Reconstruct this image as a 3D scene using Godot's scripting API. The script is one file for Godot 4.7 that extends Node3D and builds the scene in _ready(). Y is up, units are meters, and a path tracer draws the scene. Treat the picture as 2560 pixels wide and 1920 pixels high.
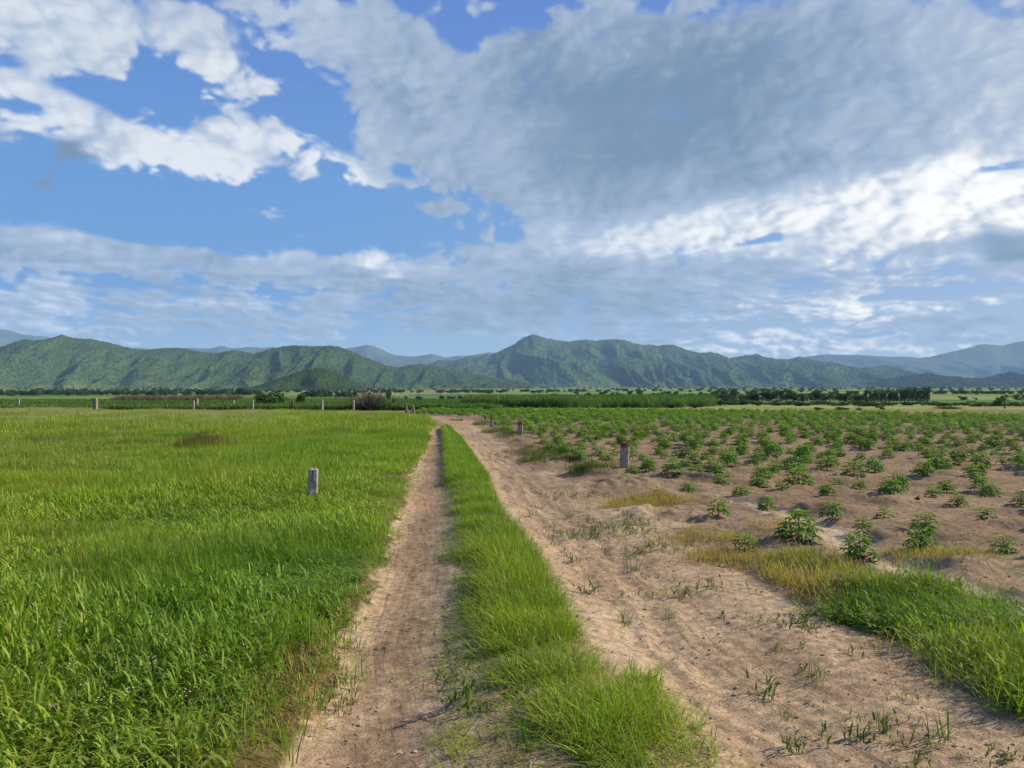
extends Node3D
# A two-rut sandy farm track between a meadow and a cassava field, wooded hills behind.
# x to the right, -z ahead of the camera ("ahead" below is d = -z), metres.

const EYE := 1.6
const FOCAL := 1921.0      # focal length in pixels of a 2560 x 1920 frame
var rng := RandomNumberGenerator.new()
var names := {}
var n_big := FastNoiseLite.new()
var n_mid := FastNoiseLite.new()
var n_fine := FastNoiseLite.new()
var n_ridge := FastNoiseLite.new()
var n_cloud := FastNoiseLite.new()
var n_warp := FastNoiseLite.new()
var n_puff := FastNoiseLite.new()
var M := {}
var SUN := Vector3.ZERO

# ---------------------------------------------------------------- small helpers
func lerp_table(t: Array, x: float) -> float:
	if x <= t[0][0]: return t[0][1]
	for i in range(1, t.size()):
		if x < t[i][0]:
			var a: float = t[i - 1][0]
			return lerpf(t[i - 1][1], t[i][1], (x - a) / (t[i][0] - a))
	return t[t.size() - 1][1]

func ss(a: float, b: float, x: float) -> float:
	return smoothstep(a, b, x)

func numbered(called: String) -> String:
	if not names.has(called):
		names[called] = 0
		return called
	names[called] += 1
	return "%s_%03d" % [called, names[called]]

func tag(o: Node, label: String, category: String, group := "", kind := "") -> Node:
	if label: o.set_meta("label", label)
	if category: o.set_meta("category", category)
	if group: o.set_meta("group", group)
	if kind: o.set_meta("kind", kind)
	return o

func thing(called: String, at: Vector3, turn := 0.0) -> Node3D:
	var o := Node3D.new()
	o.name = numbered(called)
	add_child(o)
	o.position = at
	o.rotation.y = turn
	return o

func copy(o: Node3D) -> Node3D:
	var c: Node3D = o.duplicate()
	var n: String = String(o.name).rstrip("0123456789").rstrip("_")
	c.name = numbered(n)
	add_child(c)
	return c

func part(called: String, mesh: Mesh, m: Material, parent: Node) -> MeshInstance3D:
	var o := MeshInstance3D.new()
	o.name = called if parent != self else numbered(called)
	o.mesh = mesh
	o.material_override = null
	for s in mesh.get_surface_count(): mesh.surface_set_material(s, m)
	parent.add_child(o, true)
	return o

class Shape:                                       # triangles with a colour on each corner, optional normals
	var v := PackedVector3Array()
	var c := PackedColorArray()
	var uv := PackedVector2Array()
	var n := PackedVector3Array()
	var f := PackedInt32Array()
	func add(p: Vector3, col: Color) -> int:
		v.append(p); c.append(col)
		return v.size() - 1
	func tri(a: int, b: int, d: int) -> void:
		f.append(a); f.append(b); f.append(d)
	func mesh() -> ArrayMesh:
		var a := []
		a.resize(Mesh.ARRAY_MAX)
		a[Mesh.ARRAY_VERTEX] = v
		a[Mesh.ARRAY_COLOR] = c
		if n.size() == v.size() and n.size() > 0: a[Mesh.ARRAY_NORMAL] = n
		if uv.size() == v.size() and uv.size() > 0: a[Mesh.ARRAY_TEX_UV2] = uv
		a[Mesh.ARRAY_INDEX] = f
		var m := ArrayMesh.new()
		m.add_surface_from_arrays(Mesh.PRIMITIVE_TRIANGLES, a)
		return m
	func smooth() -> void:
		n.resize(v.size()); n.fill(Vector3.ZERO)
		for i in range(0, f.size(), 3):
			var q := (v[f[i + 2]] - v[f[i]]).cross(v[f[i + 1]] - v[f[i]])
			for k in 3: n[f[i + k]] += q
		for i in n.size(): n[i] = n[i].normalized()
	func tube(path: Array, radii: Array, sides: int, col: Color) -> void:   # a tapered round bar along points
		var start := v.size()
		for i in path.size():
			var t: Vector3 = (path[mini(i + 1, path.size() - 1)] - path[maxi(i - 1, 0)]).normalized()
			var side := t.cross(Vector3(0.31, 0.2, 0.93)).normalized()
			var up := side.cross(t)
			for k in sides:
				var a := TAU * k / sides
				add(path[i] + (side * cos(a) + up * sin(a)) * radii[i], col)
		for i in path.size() - 1:
			for k in sides:
				var a := start + i * sides + k
				var b := start + i * sides + (k + 1) % sides
				tri(a, a + sides, b); tri(b, a + sides, b + sides)

# ---------------------------------------------------------------- the lie of the land
const FALL := [[0.0, 0.0], [6.0, 0.0], [90.0, -1.43], [150.0, -2.6], [300.0, -4.9], [600.0, -7.4], [1200.0, -9.9], [2500.0, -11.4], [5000.0, -12.4], [20000.0, -12.6]]
const RUT_L := [[0.0, -0.8], [3.2, -0.92], [4.0, -1.0], [4.8, -1.04], [5.65, -1.08], [7.2, -1.2], [10.3, -1.53], [12.9, -1.76], [17.5, -2.17], [26.9, -3.0], [40.0, -4.15], [48.0, -5.3], [56.0, -8.0], [64.0, -14.0], [70.0, -40.0]]
const RUT_R := [[0.0, -0.1], [3.2, -0.2], [4.0, -0.29], [4.8, -0.35], [5.65, -0.41], [7.2, -0.57], [10.3, -0.83], [12.9, -1.1], [17.5, -1.54], [26.9, -2.4], [36.0, -3.2], [42.0, -3.5], [50.0, -4.6], [60.0, -8.0], [70.0, -30.0]]
const STRIP_R := [[0.0, 1.0], [3.2, 0.82], [4.0, 0.64], [4.8, 0.47], [5.65, 0.42], [7.2, 0.28], [10.3, -0.13], [12.9, -0.36], [17.5, -0.8], [26.9, -1.8], [36.0, -3.05], [39.0, -3.5], [70.0, -30.0]]
const SAND_R := [[0.0, 2.6], [3.2, 2.7], [4.0, 2.6], [4.8, 2.45], [5.65, 2.1], [7.2, 1.9], [8.6, 2.0], [10.3, 1.7], [12.9, 1.0], [17.5, 0.25], [26.9, -0.6], [40.0, -1.8], [50.0, -2.6], [58.0, -4.5], [66.0, -9.0], [72.0, -30.0]]
const MOUNDS := [[1.75, 9.6, 0.75, 0.45, 0.2], [1.75, 12.6, 0.9, 0.5, 0.2], [1.0, 16.5, 0.7, 0.5, 0.16], [0.6, 20.5, 0.9, 0.7, 0.2], [2.6, 8.6, 0.6, 0.4, 0.12], [3.0, 6.1, 0.7, 0.4, 0.08], [2.9, 13.2, 1.3, 0.45, 0.14]]
const FIELD_END := 84.0
const FAR_GREEN := [[0.060, 0.105, 0.030], [0.085, 0.135, 0.034], [0.045, 0.085, 0.024], [0.110, 0.150, 0.045], [0.055, 0.095, 0.022], [0.13, 0.135, 0.06]]

func ridge_at(x: float, d: float) -> float:         # rows of the cassava field: whole numbers on the crests
	return (d + 0.16 * x + n_mid.get_noise_2d(x * 6.0, d * 6.0) * 0.5) / 1.05

func field_end(x: float) -> float:
	return FIELD_END - 0.02 * maxf(x, 0.0) * maxf(x, 0.0) + x * 0.06

func meadow_end(x: float) -> float:
	return 76.0 + n_mid.get_noise_2d(x * 1.5, 7.0) * 4.0

# [height, kind, sandiness, ...] kind 0 plain, 1 meadow, 2 track, 3 field
func land(x: float, d: float) -> PackedFloat32Array:
	var h := lerp_table(FALL, d)
	if d > 20.0: h += (n_big.get_noise_2d(x * 0.25, d * 0.25)) * clampf(d * 0.0016, 0.0, 1.0)
	var kind := 0.0
	var strip := 0.0
	if d < 100.0 and absf(x) < 200.0:
		var e := n_mid.get_noise_2d(x * 14.0, d * 14.0) * 0.17 + n_fine.get_noise_2d(x * 9.0, d * 9.0) * 0.05
		var l := lerp_table(RUT_L, d) + e
		var r := lerp_table(RUT_R, d) + e * 0.5
		var s := lerp_table(STRIP_R, d) + e * 0.8
		var q := lerp_table(SAND_R, d) + e * 2.4
		var wave := n_big.get_noise_2d(x * 2.0, d * 2.0)
		if x < l and d < meadow_end(x):
			kind = 1.0
			h += 0.085 * ss(0.0, 0.16, l - x) + 0.07 * wave * ss(0.0, 1.5, l - x) + 0.02 * n_mid.get_noise_2d(x * 20.0, d * 20.0)
		elif x < r:
			kind = 2.0
			var u := clampf((x - l) / maxf(r - l, 0.05), 0.0, 1.0)
			h += -0.035 * sin(u * PI) + 0.012 * n_mid.get_noise_2d(x * 30.0, d * 12.0) + 0.010 * n_fine.get_noise_2d(x * 16.0, d * 10.0)
		elif x < s:
			kind = 2.0
			var u := clampf((x - r) / maxf(s - r, 0.05), 0.0, 1.0)
			strip = sin(u * PI)
			h += 0.06 * strip + 0.02 * n_fine.get_noise_2d(x * 8.0, d * 8.0)
		elif x < q:
			kind = 2.0
			var along := x - s
			# wheels have combed the loose sand into long shallow ribs
			var ribs := sin(along * 26.0 + n_mid.get_noise_2d(x * 5.0, d * 2.5) * 9.0) * 0.5 + sin(along * 61.0 + n_mid.get_noise_2d(x * 4.0 + 50.0, d * 2.0) * 14.0) * 0.3
			var worn := ss(0.05, 0.3, along) * (1.0 - ss(0.6, 1.3, along))
			h += -0.05 * worn + 0.019 * ribs * worn + 0.008 * n_mid.get_noise_2d(x * 26.0, d * 18.0) + 0.004 * n_fine.get_noise_2d(x * 22.0, d * 16.0)
			h += 0.03 * n_mid.get_noise_2d(x * 8.0, d * 5.0) * ss(0.8, 1.6, along)
		elif d < field_end(x):
			kind = 3.0
			var inw := ss(0.0, 0.9, x - q)
			var rd := ridge_at(x, d)
			var crest := 0.5 + 0.5 * cos(rd * TAU)
			var lump := 0.55 + 0.7 * n_mid.get_noise_2d(x * 9.0 + 30.0, d * 9.0)
			inw *= 1.0 - 0.85 * washed(x, d)
			h += inw * (0.04 + 0.13 * pow(crest, 1.3) * lump) + 0.030 * n_mid.get_noise_2d(x * 22.0, d * 22.0) + 0.014 * n_fine.get_noise_2d(x * 14.0, d * 14.0)
		for m in MOUNDS:
			var g: float = exp(-(pow((x - m[0]) / m[2], 2.0) + pow((d - m[1]) / m[3], 2.0)))
			if g > 0.01: h += 0.75 * m[4] * g * (0.8 + 0.4 * n_fine.get_noise_2d(x * 7.0, d * 7.0))
	return PackedFloat32Array([h, kind, strip])

func height(x: float, d: float) -> float:
	return land(x, d)[0]

func on(x: float, d: float, lift := 0.0) -> Vector3:
	return Vector3(x, height(x, d) + lift, -d)

func look(px: float, py: float) -> Vector2:          # where a pixel of the 2560 frame meets the gently falling near ground: (x, ahead)
	var k := (py - 960.0) / FOCAL
	var d := EYE / k
	if d > 6.0: d = (EYE - 0.102) / (k - 0.01702)
	return Vector2((px - 1280.0) / FOCAL * d, d)

func across(px: float, d: float) -> float:
	return (px - 1280.0) / FOCAL * d

func earth(x: float, d: float, l: PackedFloat32Array) -> Color:
	var a := n_mid.get_noise_2d(x * 7.0 + 90.0, d * 7.0)
	var b := n_fine.get_noise_2d(x * 6.0, d * 6.0 + 40.0)
	var k := int(l[1])
	if k == 2:
		var pale := Vector3(0.62, 0.50, 0.35)
		var dark := Vector3(0.32, 0.245, 0.17)
		var gap := lerp_table(STRIP_R, d)
		var t := 0.42 + 0.55 * a + 0.42 * b
		var lo := lerp_table(RUT_L, d)
		var hi := lerp_table(RUT_R, d)
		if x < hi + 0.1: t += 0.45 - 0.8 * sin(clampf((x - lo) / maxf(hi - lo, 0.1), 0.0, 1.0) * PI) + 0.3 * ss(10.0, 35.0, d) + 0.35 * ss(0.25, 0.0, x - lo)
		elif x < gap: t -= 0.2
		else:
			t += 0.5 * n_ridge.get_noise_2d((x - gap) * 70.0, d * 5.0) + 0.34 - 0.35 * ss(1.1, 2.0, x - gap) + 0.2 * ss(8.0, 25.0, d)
		t += 0.5 * n_big.get_noise_2d(x * 14.0 + 300.0, d * 9.0)
		var c := dark.lerp(pale, clampf(t, 0.0, 1.0))
		if x < hi: c = c.lerp(Vector3(0.40, 0.345, 0.275), ss(0.55, 0.85, (x - lo) / maxf(hi - lo, 0.1)) * (0.5 + b))
		c = c.lerp(Vector3(0.47, 0.335, 0.225), clampf(0.25 + 0.8 * n_big.get_noise_2d(x * 9.0, d * 9.0 + 200.0), 0.0, 0.4))
		return Color(c.x, c.y, c.z)
	if k == 3:
		var c := Vector3(0.29, 0.212, 0.142).lerp(Vector3(0.42, 0.325, 0.22), clampf(0.35 + 0.7 * a + 0.3 * b, 0.0, 1.0)).lerp(Vector3(0.58, 0.485, 0.36), 0.85 * washed(x, d))
		return Color(c.x, c.y, c.z)
	if k == 1:
		var c := Vector3(0.13, 0.115, 0.05).lerp(Vector3(0.30, 0.205, 0.125), clampf(0.2 + 0.8 * a + 0.4 * b - ss(0.3, 2.5, lerp_table(RUT_L, d) - x) * 0.3, 0.0, 1.0))
		if d > 25.0: c = c.lerp(Vector3(0.11, 0.15, 0.035), ss(25.0, 50.0, d))
		return Color(c.x, c.y, c.z)
	# farmland beyond: strips of crops, wider and wider apart
	var u := x * 0.9 + d * 0.25
	var row := floorf(log(maxf(d, 60.0)) * 7.0 + n_big.get_noise_2d(x * 0.08, d * 0.02) * 0.8)
	var cell := floorf(u / (90.0 + d * 0.22) + row * 0.37)
	var pick: Array = FAR_GREEN[int(absf(sin(row * 12.9 + cell * 78.2) * 43758.5)) % FAR_GREEN.size()]
	var c := Vector3(pick[0], pick[1], pick[2]) * 1.45
	if x > 10.0 and d < 128.0: c = c.lerp(Vector3(0.21, 0.175, 0.085), 0.75)
	if x < -5.0 and d < 210.0: c = c.lerp(Vector3(0.04, 0.088, 0.022), 0.7)
	c *= 1.0 + 0.35 * n_mid.get_noise_2d(x * 0.8, d * 0.25) + 0.2 * b
	if d > 1500.0: c = c.lerp(Vector3(0.045, 0.075, 0.024), ss(1500.0, 3500.0, d) * 0.75)
	return Color(c.x, c.y, c.z)

func steps(from: float, to: float, first: float, grow: float, reach: float) -> PackedFloat32Array:
	var a := PackedFloat32Array()
	var s := first
	var x := from
	while x < reach:
		a.append(x)
		if x > to: s *= grow if x < 90.0 else 1.07
		x += s
	a.append(reach)
	return a

var gx := PackedFloat32Array()
var gd := PackedFloat32Array()
var rows: Array = []
var wash := PackedVector2Array()                     # where rain has washed a smooth pale band of sand across the field

func washed(x: float, d: float) -> float:
	if d > 11.0 or x < 1.8: return 0.0
	var best := 9.0
	var p := Vector2(x, d)
	for i in wash.size() - 1:
		best = minf(best, p.distance_to(Geometry2D.get_closest_point_to_segment(p, wash[i], wash[i + 1])))
	return 1.0 - ss(0.12, 0.34, best + 0.16 * n_mid.get_noise_2d(x * 20.0, d * 20.0))


func land_row(j: int) -> void:
	var d := gd[j]
	var h := PackedFloat32Array(); h.resize(gx.size())
	var k := PackedByteArray(); k.resize(gx.size())
	var c := PackedColorArray(); c.resize(gx.size())
	for i in gx.size():
		var l := land(gx[i], d)
		h[i] = l[0]
		k[i] = int(l[1])
		c[i] = earth(gx[i], d, l)
	rows[j] = [h, k, c]

func threaded(job: Callable, count: int) -> void:
	var id := WorkerThreadPool.add_group_task(job, count)
	WorkerThreadPool.wait_for_group_task_completion(id)

func build_ground() -> void:
	var right := steps(0.0, 5.0, 0.055, 1.022, 9000.0)
	var left := steps(0.055, 3.6, 0.055, 1.022, 9000.0)
	for i in range(left.size() - 1, -1, -1): gx.append(-left[i])
	gx.append_array(right)
	for i in range(24): gd.append(-14.0 + i * 0.62)
	gd.append_array(steps(0.9, 13.0, 0.055, 1.0085, 9600.0))
	rows.resize(gd.size())
	threaded(land_row, gd.size())
	var w := gx.size()
	var shapes: Array = [Shape.new(), Shape.new(), Shape.new(), Shape.new()]
	var maps: Array = []
	for k in 4:
		var m := PackedInt32Array(); m.resize(w * 2); m.fill(-1)
		maps.append(m)
	for j in gd.size() - 1:
		for k in 4:                                # the row that was next is now the first
			var m: PackedInt32Array = maps[k]
			for i in w:
				m[i] = m[w + i]
				m[w + i] = -1
			maps[k] = m
		var r0: Array = rows[j]
		var r1: Array = rows[j + 1]
		for i in w - 1:
			var k: int = r0[1][i]
			var s: Shape = shapes[k]
			var m: PackedInt32Array = maps[k]
			var ids := [0, 0, 0, 0]
			for q in 4:
				var ii := i + (q & 1)
				var up := q >> 1
				var at := up * w + ii
				if m[at] < 0:
					var jj := j + up
					var r: Array = rows[jj]
					m[at] = s.add(Vector3(gx[ii], r[0][ii], -gd[jj]), r[2][ii])
					var ia := maxi(ii - 1, 0)
					var ib := mini(ii + 1, w - 1)
					var ja := maxi(jj - 1, 0)
					var jb := mini(jj + 1, gd.size() - 1)
					if k == 2: s.uv.append(Vector2((gx[ii] - lerp_table(STRIP_R, gd[jj])) / 1.7, gd[jj] / 6.0))
					s.n.append(Vector3(-(r[0][ib] - r[0][ia]) / (gx[ib] - gx[ia]), 1.0, (rows[jb][0][ii] - rows[ja][0][ii]) / (gd[jb] - gd[ja])).normalized())
				ids[q] = m[at]
			maps[k] = m
			s.tri(ids[0], ids[2], ids[1]); s.tri(ids[1], ids[2], ids[3])
	var called := ["plain", "meadow_ground", "dirt_track", "crop_field"]
	var label := ["green farmland of many fields spreading to the foot of the hills", "earth under the grass left of the track", "sandy two-rut dirt track running away from the viewer", "ridged brown soil of the cassava field right of the track"]
	for k in 4:
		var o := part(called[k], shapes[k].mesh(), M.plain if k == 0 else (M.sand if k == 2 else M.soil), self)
		tag(o, label[k], "ground" if k != 2 else "track", "", "structure")
	rows.clear()

# ---------------------------------------------------------------- sky
# clouds and gaps seen from the track, placed by direction: [x, y, rx, ry, tilt, amount, tone] in a 2212-wide frame
const CLOUDS := [
	[90, 60, 190, 120, 0.1, 0.75, 0.78], [290, 60, 170, 70, 0.2, 0.50, 0.72], [60, 215, 140, 45, 0.3, 0.55, 0.92], [450, 50, 120, 40, 0.2, 0.32, 0.62], [690, 60, 160, 70, 0.0, 0.42, 0.46], [830, 90, 120, 60, 0.2, 0.35, 0.44], [215, 290, 130, 45, 0.3, 0.55, 0.92], [350, 330, 130, 55, 0.2, 0.6, 0.97], [480, 365, 95, 45, 0.1, 0.6, 0.97],
	[490, 155, 75, 60, 0.6, 0.45, 0.88], [640, 215, 80, 50, 0.5, 0.42, 0.86], [530, 280, 50, 25, 0.2, 0.4, 0.92], [690, 325, 110, 40, 0.3, 0.42, 0.93], [770, 380, 60, 25, 0.4, 0.36, 0.95], [730, 425, 75, 25, 0.3, 0.5, 0.97], [830, 300, 60, 40, 0.2, 0.3, 0.88],
	[140, 345, 75, 40, -0.5, 0.85, 0.0], [85, 392, 36, 24, 0.0, 1.0, 0.0], [235, 435, 75, 18, 0.1, 0.42, 0.93],
	[60, 505, 220, 40, 0.08, 0.55, 0.72], [130, 550, 260, 40, 0.02, 0.5, 0.42], [330, 570, 180, 45, 0.05, 0.5, 0.66], [520, 585, 130, 28, 0.04, 0.55, 0.36], [660, 590, 200, 40, 0.05, 0.5, 0.66], [770, 605, 150, 26, 0.05, 0.55, 0.32], [850, 575, 110, 30, 0.1, 0.4, 0.92],
	[430, 632, 75, 12, 0.0, 0.5, 0.34], [140, 640, 260, 35, 0.0, 0.5, 0.62], [420, 680, 330, 26, 0.0, 0.44, 0.6], [120, 700, 260, 30, 0.0, 0.42, 0.6], [640, 700, 330, 16, 0.0, 0.35, 0.5], [820, 670, 160, 16, 0.0, 0.38, 0.6], [1020, 722, 90, 9, 0.0, 0.4, 0.6], [430, 655, 150, 9, 0.0, 0.3, 0.95],
	[860, 190, 230, 130, 0.3, 0.34, 0.50], [1000, 330, 200, 120, 0.2, 0.4, 0.44], [1190, 110, 300, 120, 0.0, 0.36, 0.46], [1400, 270, 330, 150, 0.05, 0.6, 0.17], [1150, 290, 240, 120, 0.1, 0.5, 0.20], [1700, 200, 330, 170, 0.0, 0.55, 0.30], [2050, 130, 260, 160, 0.0, 0.45, 0.46], [1950, 260, 260, 90, 0.0, 0.5, 0.44], [1250, 420, 240, 60, -0.1, 0.5, 0.32], [1500, 390, 240, 50, -0.15, 0.5, 0.34],
	[1400, 200, 420, 150, 0.0, 0.35, 0.14], [1250, 320, 260, 90, 0.0, 0.3, 0.18], [1900, 500, 420, 110, 0.0, 0.42, 0.9], [1750, 455, 300, 55, -0.06, 0.5, 0.95], [2080, 400, 220, 70, -0.1, 0.45, 0.98], [1500, 500, 260, 40, -0.12, 0.45, 0.88], [2000, 520, 230, 55, 0.0, 0.5, 0.98], [1250, 500, 160, 40, 0.0, 0.4, 0.60], [1130, 560, 90, 30, -0.2, 0.45, 0.5],
	[1250, 595, 210, 45, 0.0, 0.65, 0.24], [1500, 585, 230, 30, 0.0, 0.5, 0.48], [1250, 665, 300, 45, 0.0, 0.7, 0.22], [1010, 620, 130, 40, 0.0, 0.45, 0.46], [1700, 610, 260, 36, 0.0, 0.6, 0.66], [2020, 590, 200, 30, 0.0, 0.5, 0.8], [1420, 545, 200, 24, 0.0, 0.45, 0.8], [2165, 535, 85, 40, 0.1, 0.95, 0.05], [1990, 545, 60, 22, 0.0, 0.5, 0.35], [1900, 610, 220, 18, 0.0, 0.4, 0.9],
	[1560, 670, 160, 28, -0.1, 0.4, 0.78], [1870, 665, 170, 24, 0.08, 0.75, 0.97], [2080, 690, 180, 22, 0.0, 0.5, 0.55], [2000, 672, 90, 16, 0.0, 0.4, 1.0], [1560, 745, 160, 22, 0.0, 0.75, 0.96], [1780, 735, 230, 22, 0.0, 0.7, 0.86], [2050, 725, 240, 18, 0.0, 0.65, 0.66], [1950, 755, 260, 14, 0.0, 0.6, 0.9], [1350, 720, 200, 30, 0.0, 0.4, 0.52], [2150, 640, 120, 16, 0.0, 0.35, 0.9], [1140, 735, 60, 14, 0.0, 0.3, 0.8], [480, 705, 420, 20, 0.0, 0.42, 0.62], [130, 735, 300, 16, 0.0, 0.45, 0.66], [280, 660, 400, 34, 0.0, 0.3, 0.64], [1130, 690, 180, 24, 0.0, 0.4, 0.42], [1400, 60, 500, 70, 0.0, 0.25, 0.46], [2150, 250, 120, 120, 0.0, 0.3, 0.6],
	[330, 435, 420, 55, 0.0, -0.75, 0.0], [600, 480, 330, 40, 0.0, -0.8, 0.0], [840, 450, 150, 45, 0.0, -0.4, 0.0], [370, 190, 90, 45, 0.2, -0.5, 0.0], [590, 130, 60, 40, 0.3, -0.35, 0.0], [40, 340, 60, 35, 0.2, -0.4, 0.0], [990, 70, 70, 60, 0.5, -0.55, 0.0], [1140, 30, 60, 40, 0.5, -0.5, 0.0], [1490, 40, 90, 25, 0.2, -0.35, 0.0], [930, 260, 50, 60, 0.5, -0.3, 0.0], [620, 742, 420, 9, 0.0, -0.25, 0.0], [860, 738, 220, 18, 0.0, -0.5, 0.0], [540, 628, 90, 14, 0.0, -0.4, 0.0], [270, 605, 70, 14, 0.0, -0.5, 0.0],
	[1640, 522, 60, 9, -0.05, -0.75, 0.0], [1960, 640, 230, 12, 0.0, -0.75, 0.0], [1620, 712, 130, 12, 0.0, -0.55, 0.0], [2160, 360, 90, 12, -0.1, -0.55, 0.0], [1830, 705, 60, 8, 0.0, -0.3, 0.0], [690, 270, 40, 50, 0.4, -0.25, 0.0],
]
var blobs: Array = []

func lumps(x: float, y: float) -> float:               # round heaps of two sizes, about -0.6 to 0.6
	var a := -n_puff.get_noise_2d(x * 100.0, y * 100.0)
	var b := -n_puff.get_noise_2d(x * 230.0 + 500.0, y * 230.0)
	var c := -n_puff.get_noise_2d(x * 520.0 + 900.0, y * 520.0)
	return clampf((a * 0.52 + b * 0.32 + c * 0.16 - 0.60) * 1.9, -0.7, 0.7)

func sky_color(az: float, el: float) -> Color:
	var tall := maxf(tan(el), 0.0)
	# clear air: pale and faintly green at the horizon, deep towards the zenith
	var t := clampf(el / 0.5, 0.0, 1.0)
	var air := Vector3(0.44, 0.66, 0.80).lerp(Vector3(0.135, 0.34, 0.70), ss(0.0, 0.26, t)).lerp(Vector3(0.105, 0.235, 0.63), ss(0.3, 1.0, t))
	var near_sun := exp(-pow(angle_difference(az, 1.30) / 0.95, 2.0)) * exp(-el * 1.0)
	air = air.lerp(Vector3(0.78, 0.84, 0.84), clampf(1.0 * near_sun * exp(-el * 3.0), 0.0, 0.75))
	# layers of heaped cloud: large heaps high up, smaller and flatter ones towards the horizon
	var flat := 1.0 / (tall + 0.13)
	var p := Vector2(sin(az), cos(az)) * flat
	var w := Vector2(n_warp.get_noise_2d(az * 700.0, el * 900.0), n_warp.get_noise_2d(az * 700.0 + 300.0, el * 900.0))
	var low := 1.0 - ss(0.03, 0.24, el)
	var qx := az * 17.0 + el * 3.0
	var qy := el * 27.0 - az * 2.0
	var high_heap := lumps(qx + w.x * 0.32, qy + w.y * 0.32)
	var low_heap := lumps(az * 19.0 + w.x * 0.35 + 31.0, el * 62.0 + w.y * 0.5)
	var body := lerpf(high_heap, low_heap, low)
	var n := 0.85 * n_cloud.get_noise_2d(qx * 34.0 + w.x * 16.0, qy * 34.0 + w.y * 16.0) * (1.0 - low) + 0.75 * n_cloud.get_noise_2d(az * 900.0 + 800.0, el * 2600.0 + w.y * 20.0) * low + 0.35 * n_cloud.get_noise_2d(p.x * 190.0, p.y * 150.0)
	n += 0.8 * body + 0.30 * n_cloud.get_noise_2d(az * 2600.0 + w.x * 60.0, el * 3600.0) * (0.5 + body)
	var sun_side := n - 0.8 * body + 0.8 * (lumps(qx + w.x * 0.32 + 0.16, qy + w.y * 0.32 - 0.12) if low < 0.5 else lumps(az * 19.0 + w.x * 0.35 + 31.14, el * 62.0 + w.y * 0.5 + 0.16))
	var amount := 0.0
	var tone := 0.0
	var mass := 0.0001
	var inside := ss(0.85, 0.62, absf(az)) * ss(0.72, 0.50, el)
	for b in blobs:
		var dx: float = az + w.x * 0.012 + n * 0.016 - b[0]
		if absf(dx) > b[7]: continue
		var dy: float = el + w.y * 0.006 + n * 0.008 - b[1]
		if absf(dy) > b[7]: continue
		var x: float = (dx * b[4] + dy * b[5]) * b[2]
		var y: float = (dy * b[4] - dx * b[5]) * b[3]
		var g := exp(-(x * x + y * y) * 0.8)
		amount += g * b[6]
		if b[6] > 0.0:
			var m: float = g * g * b[6]
			tone += m * b[8]
			mass += m
	var wide := 0.5 + 0.5 * n_warp.get_noise_2d(p.x * 14.0 + 900.0, p.y * 14.0)
	var bare_tone := clampf(0.55 + 0.5 * near_sun - 0.45 * (wide - 0.3), 0.1, 1.0)
	var k := mass / (mass + 0.05)
	tone = lerpf(bare_tone, tone / mass, k * inside)
	amount = lerpf(0.36 + 0.5 * (wide - 0.5), clampf(amount * 1.25, -0.6, lerpf(1.05, 0.74, low)), inside)
	n += 0.5 * n_warp.get_noise_2d(az * 330.0 - 200.0, el * 560.0)
	var dens := n * lerpf(lerpf(1.40, 0.42, ss(0.50, 1.0, amount)), 1.15, low) + amount - 0.26
	var alpha := ss(-0.06, lerpf(0.55, 0.40, low), dens)
	if alpha > 0.0:
		var thick := ss(0.10, 0.75, dens)
		var lit := clampf((n - sun_side) * 1.0, -0.4, 0.4)
		var soft := n_warp.get_noise_2d(az * 260.0 + 70.0, el * 420.0 + w.y * 20.0)
		var s := tone + lit * (0.08 + 0.34 * tone + 0.30 * low) + body * (0.03 + 0.22 * tone) + soft * 0.22 - thick * lerpf(0.12 * (1.0 - tone), 0.24, low) + 0.02 * (1.0 - low)
		s = clampf(s, 0.0, 1.15)
		var grey := Vector3(0.180, 0.280, 0.405).lerp(Vector3(0.25, 0.37, 0.46), low)
		var mid := Vector3(0.43, 0.525, 0.67)
		var white := Vector3(0.80, 0.84, 0.88).lerp(Vector3(1.02, 0.95, 0.80), clampf(near_sun * 2.3 * (0.5 + low), 0.0, 1.0))
		var c := grey.lerp(mid, ss(0.0, 0.55, s)).lerp(white, ss(0.45, 1.05, s))
		c *= 1.0 + 0.55 * near_sun * ss(0.55, 1.05, s) + (0.15 + 0.8 * ss(0.35, 0.85, s)) * exp(-el * 11.0)
		air = air.lerp(c, alpha * lerpf(0.82, 0.97, thick))
	var haze := exp(-el * 26.0) * 0.45
	air = air.lerp(Vector3(0.50, 0.66, 0.76), haze)
	return Color(air.x, air.y, air.z)

var sky_rows: Array = []
var sky_res := Vector2i.ZERO
var sky_from := Vector2i.ZERO
var sky_size := Vector2i.ZERO

func sky_row(j: int) -> void:
	var a := PackedFloat32Array(); a.resize(sky_size.x * 3)
	var el := PI * (0.5 - (sky_from.y + j + 0.5) / sky_res.y)
	for i in sky_size.x:
		var az := TAU * ((sky_from.x + i + 0.5) / sky_res.x - 0.5)
		var c := sky_color(az, maxf(el, 0.0))
		a[i * 3] = c.r; a[i * 3 + 1] = c.g; a[i * 3 + 2] = c.b
	sky_rows[j] = a.to_byte_array()

func sky_patch(res: Vector2i, from: Vector2i, size: Vector2i) -> Image:
	sky_res = res; sky_from = from; sky_size = size
	sky_rows.clear(); sky_rows.resize(size.y)
	threaded(sky_row, size.y)
	var all := PackedByteArray()
	for r in sky_rows: all.append_array(r)
	return Image.create_from_data(size.x, size.y, false, Image.FORMAT_RGBF, all)

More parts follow.
